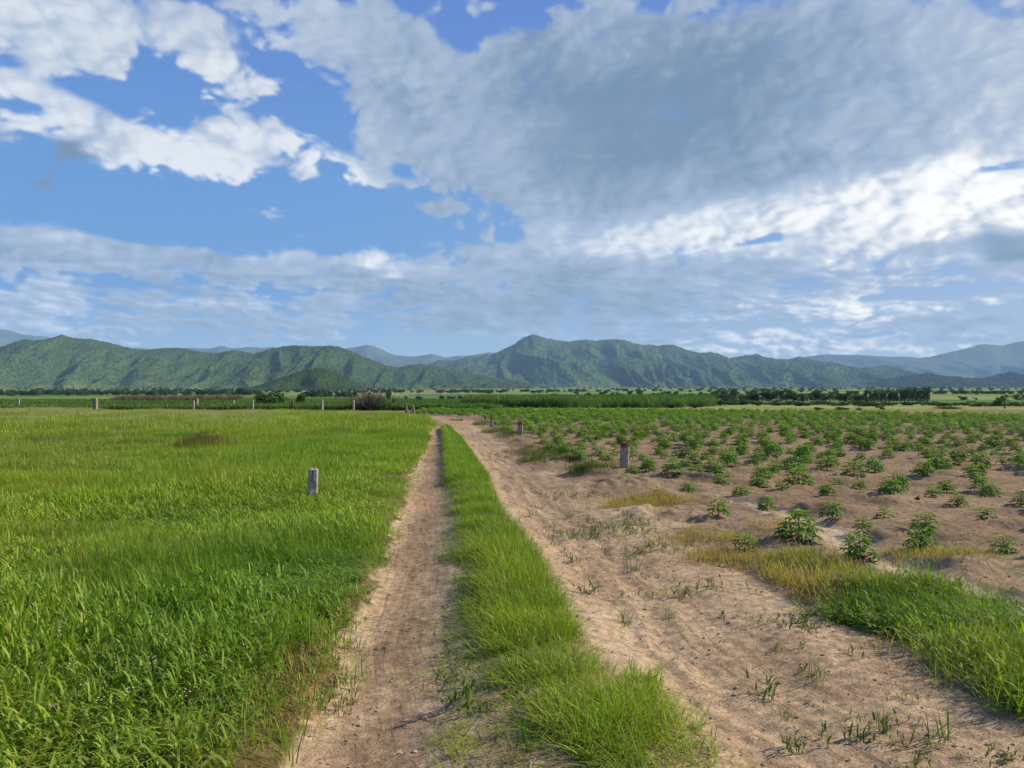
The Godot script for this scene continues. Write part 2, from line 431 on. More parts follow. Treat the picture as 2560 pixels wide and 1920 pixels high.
func make_sky() -> Sky:
	for c in CLOUDS:
		var ax: float = (c[0] - 1106.0) / 1660.0
		var ay: float = (829.5 - c[1]) / 1660.0
		var az := atan(ax)
		var el := atan(ay * cos(az))
		var rx: float = c[2] / 1660.0 * pow(cos(az), 2.0)
		var ry: float = c[3] / 1660.0 * cos(az) * pow(cos(el), 2.0)
		blobs.append([az, el, 1.0 / rx, 1.0 / ry, cos(-c[4]), sin(-c[4]), c[5], maxf(rx, ry) * 2.3, c[6]])
	var full := sky_patch(Vector2i(1024, 512), Vector2i(0, 0), Vector2i(1024, 258))
	var im := Image.create_empty(1024, 512, false, Image.FORMAT_RGBF)
	im.fill(Color(0.25, 0.27, 0.24))
	im.blit_rect(full, Rect2i(0, 0, 1024, 258), Vector2i(0, 0))
	im.resize(4096, 2048, Image.INTERPOLATE_CUBIC)
	var at := Vector2i(1536, 600)
	var fine := sky_patch(Vector2i(4096, 2048), at, Vector2i(1024, 428))
	im.blit_rect(fine, Rect2i(0, 0, 1024, 428), at)
	var turned := Image.create_empty(4096, 2048, false, Image.FORMAT_RGBF)      # a panorama begins straight ahead, at -z
	turned.blit_rect(im, Rect2i(2048, 0, 2048, 2048), Vector2i(0, 0))
	turned.blit_rect(im, Rect2i(0, 0, 2048, 2048), Vector2i(2048, 0))
	var m := PanoramaSkyMaterial.new()
	m.panorama = ImageTexture.create_from_image(turned)
	var s := Sky.new()
	s.sky_material = m
	return s

# ---------------------------------------------------------------- materials
func grain_image(size: int, seed_: int, freq: float, lo: float, hi: float, spots: float) -> Image:
	var a := FastNoiseLite.new(); a.seed = seed_; a.frequency = freq; a.fractal_octaves = 4
	var ia := a.get_seamless_image(size, size)
	var b := FastNoiseLite.new(); b.seed = seed_ + 5; b.noise_type = FastNoiseLite.TYPE_VALUE; b.frequency = 0.45; b.fractal_octaves = 1
	var ib := b.get_seamless_image(size, size)
	var im := Image.create_empty(size, size, false, Image.FORMAT_RGB8)
	for y in size:
		for x in size:
			var v := lerpf(lo, hi, clampf(0.6 * ia.get_pixel(x, y).r + 0.4 * ib.get_pixel(x, y).r, 0.0, 1.0))
			if ib.get_pixel(x, y).r < spots: v *= 0.72
			im.set_pixel(x, y, Color(v, v * 0.985, v * 0.965))
	return im

func matt(rough: float, spec := 0.35) -> StandardMaterial3D:
	var m := StandardMaterial3D.new()
	m.vertex_color_use_as_albedo = true
	m.roughness = rough
	m.metallic_specular = spec
	m.cull_mode = BaseMaterial3D.CULL_DISABLED
	return m

func make_materials() -> void:
	var soil := matt(0.95, 0.15)
	var g := grain_image(512, 11, 0.02, 0.52, 1.05, 0.24)
	soil.albedo_texture = ImageTexture.create_from_image(g)
	soil.uv1_triplanar = true
	soil.uv1_world_triplanar = true
	soil.uv1_scale = Vector3(0.9, 0.9, 0.9)
	var bump := FastNoiseLite.new(); bump.seed = 3; bump.frequency = 0.03; bump.fractal_octaves = 5; bump.fractal_gain = 0.62
	var bi := bump.get_seamless_image(512, 512)
	bi.bump_map_to_normal_map(5.0)
	soil.normal_enabled = true
	soil.normal_texture = ImageTexture.create_from_image(bi)
	soil.normal_scale = 0.45
	M.soil = soil
	var sand: StandardMaterial3D = soil.duplicate()      # wheels have drawn long streaks through the sand
	var st := FastNoiseLite.new(); st.seed = 8; st.frequency = 0.02; st.fractal_octaves = 4; st.fractal_gain = 0.6
	var si := st.get_seamless_image(512, 512)
	var di := Image.create_empty(512, 512, false, Image.FORMAT_RGBA8)
	for y in 512:
		for x in 512:
			var v := 0.6 * si.get_pixel((x * 3) % 512, int(y * 0.5) % 512).r + 0.4 * si.get_pixel((x * 8 + 90) % 512, y).r
			v = clampf(0.93 + (v - 0.5) * 0.85, 0.55, 1.0)
			var u := x / 512.0
			var band := smoothstep(0.05, 0.2, u) * (1.0 - smoothstep(0.5, 0.75, u))
			di.set_pixel(x, y, Color(v, v * 0.985, v * 0.96, 0.12 + 0.75 * band * clampf(0.2 + 1.6 * si.get_pixel((x + 200) % 512, y).r - 0.4, 0.0, 1.0)))
	sand.detail_enabled = true
	sand.detail_blend_mode = BaseMaterial3D.BLEND_MODE_MUL
	sand.detail_uv_layer = BaseMaterial3D.DETAIL_UV_2
	sand.detail_albedo = ImageTexture.create_from_image(di)
	M.sand = sand
	var plain := matt(0.95, 0.1)
	M.plain = plain
	M.forest = matt(0.95, 0.1)
	var grass := matt(0.55, 0.4)
	grass.backlight_enabled = true
	grass.backlight = Color(0.82, 0.95, 0.4)
	M.grass = grass
	var leaf := matt(0.65, 0.22)
	leaf.backlight_enabled = true
	leaf.backlight = Color(0.5, 0.75, 0.25)
	M.leaf = leaf
	M.wood = matt(0.85, 0.3)
	var stone := matt(0.92, 0.25)
	var sg := grain_image(256, 31, 0.03, 0.55, 1.0, 0.25)
	stone.albedo_texture = ImageTexture.create_from_image(sg)
	stone.uv1_triplanar = true
	stone.uv1_scale = Vector3(4, 4, 4)
	M.stone = stone
	var plastic := matt(0.45, 0.5)
	M.plastic = plastic

# ---------------------------------------------------------------- grass
func blade(s: Shape, at: Vector3, dir: float, len: float, lean: float, width: float, col: Color, segs := 3) -> void:
	var out := Vector3(cos(dir), 0, sin(dir))
	var side := Vector3(-sin(dir), 0, cos(dir)).rotated(Vector3.UP, rng.randf_range(-0.6, 0.6))
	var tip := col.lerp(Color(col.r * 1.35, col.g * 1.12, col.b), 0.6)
	var last := -1
	for i in segs + 1:
		var t := float(i) / segs
		var p := at + Vector3.UP * len * (t * cos(lean) - 0.35 * lean * t * t) + out * len * (sin(lean) * t * 0.45 + sin(lean) * t * t * 0.65)
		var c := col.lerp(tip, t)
		if i == segs:
			var a := s.add(p, c)
			s.tri(last, a, last + 1)
		else:
			var w := width * 0.5 * (1.0 - 0.75 * t * t) * (0.7 + 0.6 * t if t < 0.5 else 1.0)
			var a := s.add(p - side * w, c)
			s.add(p + side * w, c)
			if last >= 0:
				s.tri(last, a, last + 1); s.tri(last + 1, a, a + 1)
			last = a

func hue(base: Color, spread: float) -> Color:
	var k := 1.0 + rng.randf_range(-spread, spread)
	return Color(base.r * k * (1.0 + rng.randf_range(-0.12, 0.2)), base.g * k, base.b * k)

func fine_patch(n: int, radius: float, lo: float, hi: float, width: float, lean: float, dry: float, segs := 3) -> ArrayMesh:
	var s := Shape.new()
	for i in n:
		var r := radius * sqrt(rng.randf())
		var a := rng.randf() * TAU
		var c := hue(Color(1, 1, 1), 0.3)
		if rng.randf() < dry: c = Color(2.6, 1.25, 2.2) * rng.randf_range(0.7, 1.1)
		blade(s, Vector3(cos(a) * r, -0.01, sin(a) * r), rng.randf() * TAU, rng.randf_range(lo, hi), rng.randf_range(0.1, lean), width * rng.randf_range(0.7, 1.3), c, segs)
	return s.mesh()

func creeping_patch(n: int, radius: float, size: float, dry: float) -> ArrayMesh:      # broad-bladed grass: stems with leaves on alternate sides
	var s := Shape.new()
	for i in n:
		var r := radius * sqrt(rng.randf())
		var a := rng.randf() * TAU
		var dir := rng.randf() * TAU
		var lean := rng.randf_range(0.2, 0.95)
		var len := size * rng.randf_range(0.6, 1.3)
		var out := Vector3(cos(dir) * sin(lean), cos(lean), sin(dir) * sin(lean))
		var foot := Vector3(cos(a) * r, -0.01, sin(a) * r)
		var c := hue(Color(1, 1, 1), 0.26)
		if rng.randf() < dry: c = Color(2.3, 1.15, 2.0) * rng.randf_range(0.7, 1.1)
		blade(s, foot, dir, len, lean * 0.8, 0.004, c, 2)
		var leaves := rng.randi_range(3, 5)
		for k in leaves:
			var t := (k + 0.6) / leaves
			var p := foot + out * len * t * 0.85
			blade(s, p, dir + (0.9 if k % 2 else -0.9) * rng.randf_range(0.5, 1.9), size * rng.randf_range(0.35, 0.75) * (1.0 - 0.25 * t), rng.randf_range(0.35, 1.15), rng.randf_range(0.0075, 0.0145), hue(c, 0.2), 3)
	return s.mesh()

func scatter(called: String, mesh: Mesh, m: Material, at: Array, parent: Node, label := "", category := "") -> void:   # at: [Transform3D, Color]
	var mm := MultiMesh.new()
	mm.transform_format = MultiMesh.TRANSFORM_3D
	mm.use_colors = true
	for s in mesh.get_surface_count(): mesh.surface_set_material(s, m)
	mm.mesh = mesh
	mm.instance_count = at.size()
	for i in at.size():
		mm.set_instance_transform(i, at[i][0])
		mm.set_instance_color(i, at[i][1])
	var o := MultiMeshInstance3D.new()
	o.multimesh = mm
	o.name = called if parent != self else numbered(called)
	parent.add_child(o, true)
	tag(o, label, category, "", "stuff")

func place(x: float, d: float, scale: Vector3, sink := 0.0) -> Transform3D:
	var b := Basis(Vector3.UP, rng.randf() * TAU)
	b = Basis(Vector3(1, 0, 0), rng.randf_range(-0.12, 0.12)) * b
	return Transform3D(b.scaled_local(scale), on(x, d, -sink))

func mixed(a: Vector3, b: Vector3, t: float, k := 1.0) -> Color:
	var c := a.lerp(b, clampf(t, 0.0, 1.0)) * k
	return Color(c.x, c.y, c.z)

const LUSH := Vector3(0.13, 0.25, 0.024)
const FRESH := Vector3(0.265, 0.355, 0.034)
const OLIVE := Vector3(0.235, 0.30, 0.055)
const SEEDY := Vector3(0.43, 0.38, 0.27)

func build_meadow() -> void:
	var root := thing("meadow_grass", Vector3.ZERO)
	tag(root, "rough green meadow grass filling the ground left of the track", "grass", "", "stuff")
	var kinds: Array = [creeping_patch(11, 0.12, 0.17, 0.06), creeping_patch(10, 0.14, 0.20, 0.08), creeping_patch(11, 0.12, 0.14, 0.14), fine_patch(46, 0.13, 0.14, 0.30, 0.0055, 0.8, 0.05), fine_patch(40, 0.12, 0.09, 0.2, 0.006, 1.0, 0.18)]
	var lists: Array = [[], [], [], [], []]
	# close: every stem and blade
	for i in 36000:
		var d := rng.randf_range(1.6, 13.0)
		var l := lerp_table(RUT_L, d)
		var reach := 0.72 * d + 2.0
		var x := l + 0.12 - rng.randf() * (reach + l) if reach + l > 0.5 else l
		if rng.randf() > (reach + l) / 9.8: continue
		var info := land(x, d)
		var edge := l - x
		var bare := n_mid.get_noise_2d(x * 16.0 + 60.0, d * 16.0)
		var thin := ss(-0.05, 0.4, edge)
		if d < 5.0: thin *= ss(0.12, 1.35 - 0.14 * d, edge + 0.4 * bare + (d - 3.6) * 0.2)
		if int(info[1]) != 1 and rng.randf() > 0.12: continue
		if rng.randf() > thin + 0.06: continue
		if bare > 0.42 and rng.randf() < 0.5: continue
		var clump := n_mid.get_noise_2d(x * 5.0, d * 5.0)
		var broad := n_big.get_noise_2d(x * 6.0 + 20.0, d * 6.0) + 0.12 * clump + ss(9.0, 4.0, d) * 0.5
		var k := 0
		if broad > 0.0: k = rng.randi_range(0, 2)
		else: k = 3 if rng.randf() < 0.75 else rng.randi_range(0, 2)
		if edge < 0.35 and rng.randf() < 0.65: k = 4
		var tall := (0.7 + 0.9 * clump + 0.5 * n_fine.get_noise_2d(x * 2.4, d * 2.4) + 0.35 * ss(0.2, 0.9, edge)) * rng.randf_range(0.75, 1.15)
		var t := 0.5 + 1.1 * n_mid.get_noise_2d(x * 4.0 + 70.0, d * 4.0) + rng.randf_range(-0.2, 0.2)
		var c := mixed(LUSH, FRESH, t, rng.randf_range(0.8, 1.2))
		c = c.lerp(mixed(OLIVE, FRESH, 0.55 + t * 0.5, rng.randf_range(0.85, 1.15)), clampf(0.75 - 1.1 * exp(-(pow((x + 1.9) / 1.2, 2.0) + pow((d - 5.6) / 2.0, 2.0))) + 0.5 * clump, 0.0, 1.0))
		lists[k].append([place(x, d, Vector3(1.0, tall, 1.0) * rng.randf_range(0.85, 1.2)), c])
	# further: wider tufts, blades broad enough to be seen
	kinds.append(fine_patch(60, 0.22, 0.13, 0.30, 0.009, 0.9, 0.06))
	kinds.append(fine_patch(60, 0.22, 0.10, 0.26, 0.010, 1.1, 0.12))
	kinds.append(fine_patch(70, 0.42, 0.16, 0.36, 0.018, 0.9, 0.06, 2))
	kinds.append(fine_patch(60, 0.40, 0.25, 0.50, 0.011, 0.6, 0.0, 2))
	for i in 4: lists.append([])
	for i in 46000:
		var d := 11.0 + 17.0 * sqrt(rng.randf())
		var l := lerp_table(RUT_L, d)
		var reach := 0.74 * d + 3.0
		var x := l + 0.1 - rng.randf() * (reach + l)
		if rng.randf() > (reach + l) / 21.0: continue
		var edge := l - x
		if int(land(x, d)[1]) != 1 and rng.randf() > 0.05: continue
		if rng.randf() > ss(-0.1, 0.5, edge): continue
		var clump := n_mid.get_noise_2d(x * 4.0, d * 4.0)
		var t := 0.75 + 1.0 * n_mid.get_noise_2d(x * 3.0 + 70.0, d * 3.0) + rng.randf_range(-0.2, 0.2)
		var c := mixed(LUSH, FRESH, t, rng.randf_range(0.82, 1.18))
		c = c.lerp(mixed(OLIVE, OLIVE, 0.0, rng.randf_range(0.75, 1.15)), clampf(0.2 + 0.9 * n_big.get_noise_2d(x * 2.2 + 5.0, d * 2.2) + ss(0.1, 0.5, -x / d - 0.1) * 0.35, 0.0, 0.85))
		var brown := exp(-(pow((x + 7.9) / 0.55, 2.0) + pow((d - 19.5) / 0.8, 2.0)))
		c = c.lerp(Color(0.12, 0.085, 0.05), clampf(brown * 1.2, 0.0, 0.9))
		lists[5 + (i & 1)].append([place(x, d, Vector3(1.0, 0.8 + 1.1 * clump + 0.45 * n_fine.get_noise_2d(x * 1.6, d * 1.6) + brown, 1.0) * rng.randf_range(0.85, 1.25)), c])
	for i in 60000:
		var d := 26.0 + 52.0 * sqrt(rng.randf())
		var l := lerp_table(RUT_L, d)
		var reach := 0.74 * d + 4.0
		var x := l - rng.randf() * (reach + l)
		if rng.randf() > (reach + l) / 60.0 + 0.05: continue
		if d > meadow_end(x): continue
		if rng.randf() > ss(-0.1, 0.5, l - x): continue
		var clump := n_mid.get_noise_2d(x * 2.6, d * 2.6)
		var t := 0.6 + 1.1 * n_mid.get_noise_2d(x * 2.0 + 70.0, d * 2.0)
		var seedy := ss(30.0, 74.0, d + 26.0 * n_mid.get_noise_2d(x * 1.7 + 33.0, d * 1.7) - ss(0.10, 0.32, 0.42 + x / d) * 24.0)
		var c := mixed(OLIVE, FRESH, t, rng.randf_range(0.8, 1.2))
		if rng.randf() < seedy * 0.68:
			lists[8].append([place(x, d, Vector3(1.0, 0.9 + 0.6 * clump, 1.0) * rng.randf_range(0.8, 1.2)), mixed(SEEDY, OLIVE, rng.randf() * 0.55, rng.randf_range(0.85, 1.2))])
		else:
			lists[7].append([place(x, d, Vector3(1.0, 0.9 + 1.3 * clump + 0.5 * n_fine.get_noise_2d(x, d), 1.0) * rng.randf_range(0.75, 1.3)), c])
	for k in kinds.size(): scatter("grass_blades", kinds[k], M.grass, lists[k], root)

func build_strip() -> void:
	var root := thing("centre_strip_grass", Vector3.ZERO)
	tag(root, "strip of fine bright green grass between the two ruts of the track", "grass", "", "stuff")
	var kinds: Array = [fine_patch(24, 0.10, 0.12, 0.29, 0.0055, 0.9, 0.08), fine_patch(20, 0.11, 0.09, 0.25, 0.006, 1.15, 0.16), fine_patch(36, 0.11, 0.06, 0.15, 0.0036, 1.2, 0.2), fine_patch(60, 0.18, 0.12, 0.30, 0.008, 0.8, 0.04)]
	var lists: Array = [[], [], [], []]
	for i in 9000:
		var d := 1.8 + 14.0 * pow(rng.randf(), 1.2)
		var l := lerp_table(RUT_R, d)
		var r := lerp_table(STRIP_R, d)
		var x := rng.randf_range(l - 0.08, r + (0.12 if d < 4.2 else -0.09))
		if rng.randf() > (r - l + 0.26) / 1.35: continue
		var u := (x - l) / (r - l)
		var full := ss(-0.05, 0.45, u + 0.25 * n_mid.get_noise_2d(x * 16.0, d * 16.0)) * (1.0 - ss(0.70, 1.25, u + 0.3 * n_fine.get_noise_2d(x * 5.0, d * 5.0)))
		var patch := n_mid.get_noise_2d(x * 13.0 + 11.0, d * 10.0)
		if d < 5.2: full *= ss(-0.06, 0.24, n_mid.get_noise_2d(x * 32.0 + 11.0, d * 24.0) + 0.5 * patch + (d - 4.6) * 0.16 + 0.10)
		else: full *= ss(-0.55, -0.1, patch + 0.6 * n_mid.get_noise_2d(x * 32.0 + 11.0, d * 24.0) + 0.02 * d)
		if rng.randf() > full + (0.13 if d < 5.2 else 0.03): continue
		var k := 2 if full < 0.45 and rng.randf() < 0.6 else rng.randi_range(0, 1)
		var t := 0.6 + 0.8 * patch + rng.randf_range(-0.25, 0.25)
		lists[k].append([place(x, d, Vector3(1, (0.40 + 0.36 * full + 0.3 * patch) * lerpf(0.6, 0.9, u), 1) * rng.randf_range(0.8, 1.15)), mixed(Vector3(0.15, 0.25, 0.022), Vector3(0.29, 0.36, 0.034), t, rng.randf_range(0.85, 1.15))])
	for i in 5500:
		var d := rng.randf_range(13.0, 40.0)
		var l := lerp_table(RUT_R, d)
		var r := lerp_table(STRIP_R, d)
		if r - l < 0.05: continue
		var x := rng.randf_range(l + 0.1, r - 0.12)
		if rng.randf() > ss(0.0, 0.4, (x - l) / (r - l)): continue
		lists[3].append([place(x, d, Vector3(0.8, 0.7, 0.8) * rng.randf_range(0.75, 1.2)), mixed(Vector3(0.135, 0.25, 0.016), Vector3(0.245, 0.335, 0.022), rng.randf(), rng.randf_range(0.85, 1.15))])
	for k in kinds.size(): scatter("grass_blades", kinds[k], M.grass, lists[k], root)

func in_shape(p: Vector2, poly: PackedVector2Array) -> bool:
	return Geometry2D.is_point_in_polygon(p, poly)

func ground_shape(a: Array) -> PackedVector2Array:
	var o := PackedVector2Array()
	for p in a: o.append(look(p[0], p[1]))
	return o

func seed_stalk() -> ArrayMesh:                      # thin straw stalk that ends in a few fingers
	var s := Shape.new()
	var c := Color(0.42, 0.38, 0.2)
	for k in 3:
		var dir := rng.randf() * TAU
		var lean := rng.randf_range(0.35, 0.8)
		var len := rng.randf_range(0.4, 0.6)
		var path: Array = []
		for i in 4:
			var t := i / 3.0
			path.append(Vector3(cos(dir) * sin(lean) * len * t * (0.6 + 0.5 * t), len * t * (1.0 - 0.3 * lean * t), sin(dir) * sin(lean) * len * t * (0.6 + 0.5 * t)))
		s.tube(path, [0.0016, 0.0014, 0.0011, 0.0009], 3, c)
		for f in 4:
			var a := dir + (f - 1.5) * 0.5
			var tip: Vector3 = path[3] + Vector3(cos(a), 0.35, sin(a)) * rng.randf_range(0.06, 0.1)
			s.tube([path[3], tip], [0.0016, 0.001], 3, c)
	return s.mesh()

func build_verges() -> void:
	# the thick clump of grass at the right edge of the sand
	var clump := ground_shape([[2100, 1535], [2150, 1500], [2240, 1510], [2330, 1490], [2480, 1530], [2700, 1580], [3100, 1720], [3300, 1900], [2560, 1790], [2460, 1720], [2330, 1640], [2190, 1575], [2120, 1555]])
	var straw := ground_shape([[1915, 1440], [1940, 1405], [2040, 1405], [2130, 1455], [2210, 1505], [2110, 1535], [2010, 1500]])
	var root := thing("verge_grass", Vector3.ZERO)
	tag(root, "thick clump of leaning green grass at the right edge of the sand", "grass", "", "stuff")
	var kinds: Array = [creeping_patch(14, 0.11, 0.2, 0.03), fine_patch(56, 0.11, 0.15, 0.33, 0.0042, 0.95, 0.04), seed_stalk()]
	var lists: Array = [[], [], []]
	var dry := thing("dry_grass", Vector3.ZERO)
	tag(dry, "dry straw-yellow grass on the mounds at the edge of the field", "grass", "", "stuff")
	var dry_kinds: Array = [fine_patch(26, 0.13, 0.06, 0.22, 0.0062, 1.3, 0.0), fine_patch(30, 0.15, 0.03, 0.12, 0.005, 1.5, 0.0)]
	var dry_lists: Array = [[], []]
	for i in 9000:
		var p := Vector2(rng.randf_range(1.2, 5.5), rng.randf_range(3.0, 8.5))
		var t := 0.4 + 0.9 * n_mid.get_noise_2d(p.x * 9.0, p.y * 9.0)
		if in_shape(p + Vector2(rng.randfn(), rng.randfn()) * 0.07, clump) and rng.randf() < 0.62 + 0.5 * t:
			var k := rng.randi_range(0, 1)
			lists[k].append([place(p.x, p.y, Vector3(1, rng.randf_range(0.4, 0.85) * (0.85 + 0.6 * t), 1)), mixed(Vector3(0.15, 0.255, 0.032), Vector3(0.29, 0.35, 0.05), t, rng.randf_range(0.8, 1.2))])
			if rng.randf() < 0.045: lists[2].append([place(p.x, p.y, Vector3(1, 1, 1)), Color(1, 1, 1)])
		elif in_shape(p, straw) and rng.randf() < 0.8:
			dry_lists[0].append([place(p.x, p.y, Vector3.ONE * rng.randf_range(0.7, 1.15)), mixed(Vector3(0.46, 0.335, 0.14), Vector3(0.24, 0.235, 0.055), t + rng.randf_range(-0.3, 0.3), rng.randf_range(0.8, 1.15))])
	for spot in [[1620, 1260, 0.5, 0.4, 260], [1560, 1275, 0.35, 0.25, 90], [1760, 1350, 0.5, 0.3, 70], [1830, 1400, 0.5, 0.35, 110], [2330, 1400, 0.5, 0.25, 60], [2360, 1420, 0.3, 0.2, 40], [1950, 1330, 0.3, 0.3, 30], [2545, 1680, 0.25, 0.3, 60], [640, 1720, 0.6, 0.5, 70], [560, 1800, 0.4, 0.3, 60], [1350, 1120, 0.6, 0.5, 40]]:
		var c := look(spot[0], spot[1])
		for i in spot[4]:
			var x: float = c.x + rng.randfn() * spot[2] * 0.6
			var d: float = c.y + rng.randfn() * spot[3] * 0.6
			dry_lists[1 if rng.randf() < 0.6 else 0].append([place(x, d, Vector3.ONE * rng.randf_range(0.6, 1.0)), mixed(Vector3(0.48, 0.36, 0.13), Vector3(0.32, 0.21, 0.09), rng.randf(), rng.randf_range(0.75, 1.15))])
	for k in 3: scatter("grass_blades" if k < 2 else "seed_stalks", kinds[k], M.grass, lists[k], root)
	for k in 2: scatter("grass_blades", dry_kinds[k], M.grass, dry_lists[k], dry)
	# low weeds along the edge of the field and thinly over the sand
	var weeds := thing("sparse_weeds", Vector3.ZERO)
	tag(weeds, "thin low green weeds sprouting from the sand and soil", "weeds", "", "stuff")
	var wk: Array = [fine_patch(14, 0.07, 0.03, 0.10, 0.004, 1.3, 0.1), creeping_patch(4, 0.06, 0.08, 0.1), fine_patch(50, 0.2, 0.1, 0.28, 0.008, 0.9, 0.1)]
	var wl: Array = [[], [], []]
	for spot in [[1480, 1330, 0.5, 0.35, 90], [1600, 1375, 0.5, 0.4, 60], [1560, 1310, 0.4, 0.3, 60], [1720, 1470, 0.5, 0.3, 40], [2000, 1560, 0.3, 0.2, 34], [2250, 1800, 0.4, 0.3, 10], [2350, 1880, 0.4, 0.2, 9], [2050, 1660, 0.35, 0.25, 14], [1200, 1720, 0.2, 0.4, 30], [1180, 1500, 0.12, 0.5, 90], [740, 1700, 0.25, 0.5, 150], [640, 1600, 0.4, 0.4, 90], [1450, 1240, 0.4, 0.3, 30]]:
		var c := look(spot[0], spot[1])
		for i in spot[4]: wl[rng.randi_range(0, 1)].append([place(c.x + rng.randfn() * spot[2] * 0.6, c.y + rng.randfn() * spot[3] * 0.6, Vector3.ONE * rng.randf_range(0.5, 1.2)), mixed(Vector3(0.07, 0.12, 0.03), Vector3(0.12, 0.19, 0.02), rng.randf(), rng.randf_range(0.8, 1.1))])
	for spot in [[1370, 1140, 0.5, 0.7, 45, 0.0], [1340, 1155, 0.3, 0.4, 14, 0.0], [1410, 1165, 0.4, 0.3, 24, 0.0], [1280, 1090, 0.5, 0.7, 40, 0.3], [1240, 1082, 0.5, 1.0, 40, 0.6], [1210, 1062, 0.5, 1.5, 40, 0.8], [1150, 1052, 0.6, 1.0, 14, 0.6], [1470, 1190, 0.3, 0.2, 22, 0.0]]:
		var c := look(spot[0], spot[1])
		for i in spot[4]: wl[2].append([place(c.x + rng.randfn() * spot[2] * 0.6, c.y + rng.randfn() * spot[3] * 0.6, Vector3.ONE * rng.randf_range(0.6, 1.1)), mixed(Vector3(0.075, 0.125, 0.022), Vector3(0.18, 0.18, 0.04), rng.randf() * 0.6 + spot[5] * 0.5, rng.randf_range(0.8, 1.1))])
	for i in 150:
		var d := 3.0 + 22.0 * rng.randf() * rng.randf()
		var x := rng.randf_range(lerp_table(STRIP_R, d), 0.7 * d)
		wl[0].append([place(x, d, Vector3.ONE * rng.randf_range(0.4, 0.9)), mixed(Vector3(0.07, 0.12, 0.03), Vector3(0.14, 0.17, 0.03), rng.randf())])
	for k in 3: scatter("grass_blades", wk[k], M.grass, wl[k], weeds)
	# small white flowers low in the left foreground
	var fl := Shape.new()
	for i in 5:
		var c := Vector3(rng.randfn() * 0.012, 0.2 + rng.randfn() * 0.012, rng.randfn() * 0.012)
		var hub := fl.add(c + Vector3(0, 0.002, 0), Color(0.8, 0.8, 0.82))
		var first := fl.v.size()
		for k in 6: fl.add(c + Vector3(cos(k * TAU / 6), 0, sin(k * TAU / 6)) * 0.0042, Color(0.78, 0.76, 0.84))
		for k in 6: fl.tri(hub, first + k, first + (k + 1) % 6)
	fl.tube([Vector3.ZERO, Vector3(0, 0.2, 0)], [0.0015, 0.001], 3, Color(0.08, 0.14, 0.03))
	var fs: Array = []
	for i in 110:
		var d := rng.randf_range(3.1, 9.0)
		var x := rng.randf_range(-0.72 * d, -0.42 * d)
		if n_mid.get_noise_2d(x * 8.0, d * 8.0) < -0.15: continue
		fs.append([place(x, d, Vector3(1, rng.randf_range(0.75, 1.25), 1)), Color(1, 1, 1)])
	scatter("white_flowers", fl.mesh(), M.grass, fs, self, "tiny white flowers among the grass at the left edge", "flowers")
	# crumbs of earth, gravel and dead stalks
	var st := Shape.new()
	for i in 6:
		for j in 4: st.add(Vector3(cos(i * TAU / 6) * sin(j * PI / 3), cos(j * PI / 3) * 0.7, sin(i * TAU / 6) * sin(j * PI / 3)) * rng.randf_range(0.75, 1.2), Color(1, 1, 1))
	for i in 6:
		for j in 3:
			var a := i * 4 + j
			var b := ((i + 1) % 6) * 4 + j
			st.tri(a, b, a + 1); st.tri(b, b + 1, a + 1)
	var crumbs: Array = []
	for i in 5200:
		var d := 2.2 + 20.0 * rng.randf() * rng.randf()
		var x := rng.randf_range(lerp_table(RUT_L, d), 0.72 * d + 0.5)
		var r := 0.0025 + 0.012 * pow(rng.randf(), 5.0) + (0.004 if x > lerp_table(SAND_R, d) else 0.0)
		crumbs.append([Transform3D(Basis(Vector3.UP, rng.randf() * TAU).scaled_local(Vector3(r, r * 0.7, r * rng.randf_range(0.7, 1.3))), on(x, d, r * 0.2)), mixed(Vector3(0.22, 0.14, 0.09), Vector3(0.42, 0.32, 0.23), rng.randf(), rng.randf_range(0.7, 1.1))])
	scatter("soil_crumbs", st.mesh(), M.wood, crumbs, self, "small clods and grit strewn over the track and the field", "soil")
	var tw := Shape.new()
	tw.tube([Vector3(-0.03, 0.002, 0), Vector3(0.0, 0.006, 0.004), Vector3(0.03, 0.003, 0)], [0.0022, 0.002, 0.0012], 4, Color(1, 1, 1))
	var ts: Array = []
	for i in 420:
		var d := 2.4 + 16.0 * rng.randf() * rng.randf()
		var x := rng.randf_range(lerp_table(RUT_L, d) - 0.7, 0.72 * d + 0.5)
		ts.append([Transform3D(Basis(Vector3.UP, rng.randf() * TAU).scaled_local(Vector3.ONE * rng.randf_range(0.4, 1.3)), on(x, d, 0.002)), mixed(Vector3(0.10, 0.07, 0.05), Vector3(0.5, 0.42, 0.3), rng.randf())])
	scatter("dead_stalks", tw.mesh(), M.wood, ts, self, "bits of dead stalk lying about on the bare soil", "litter")

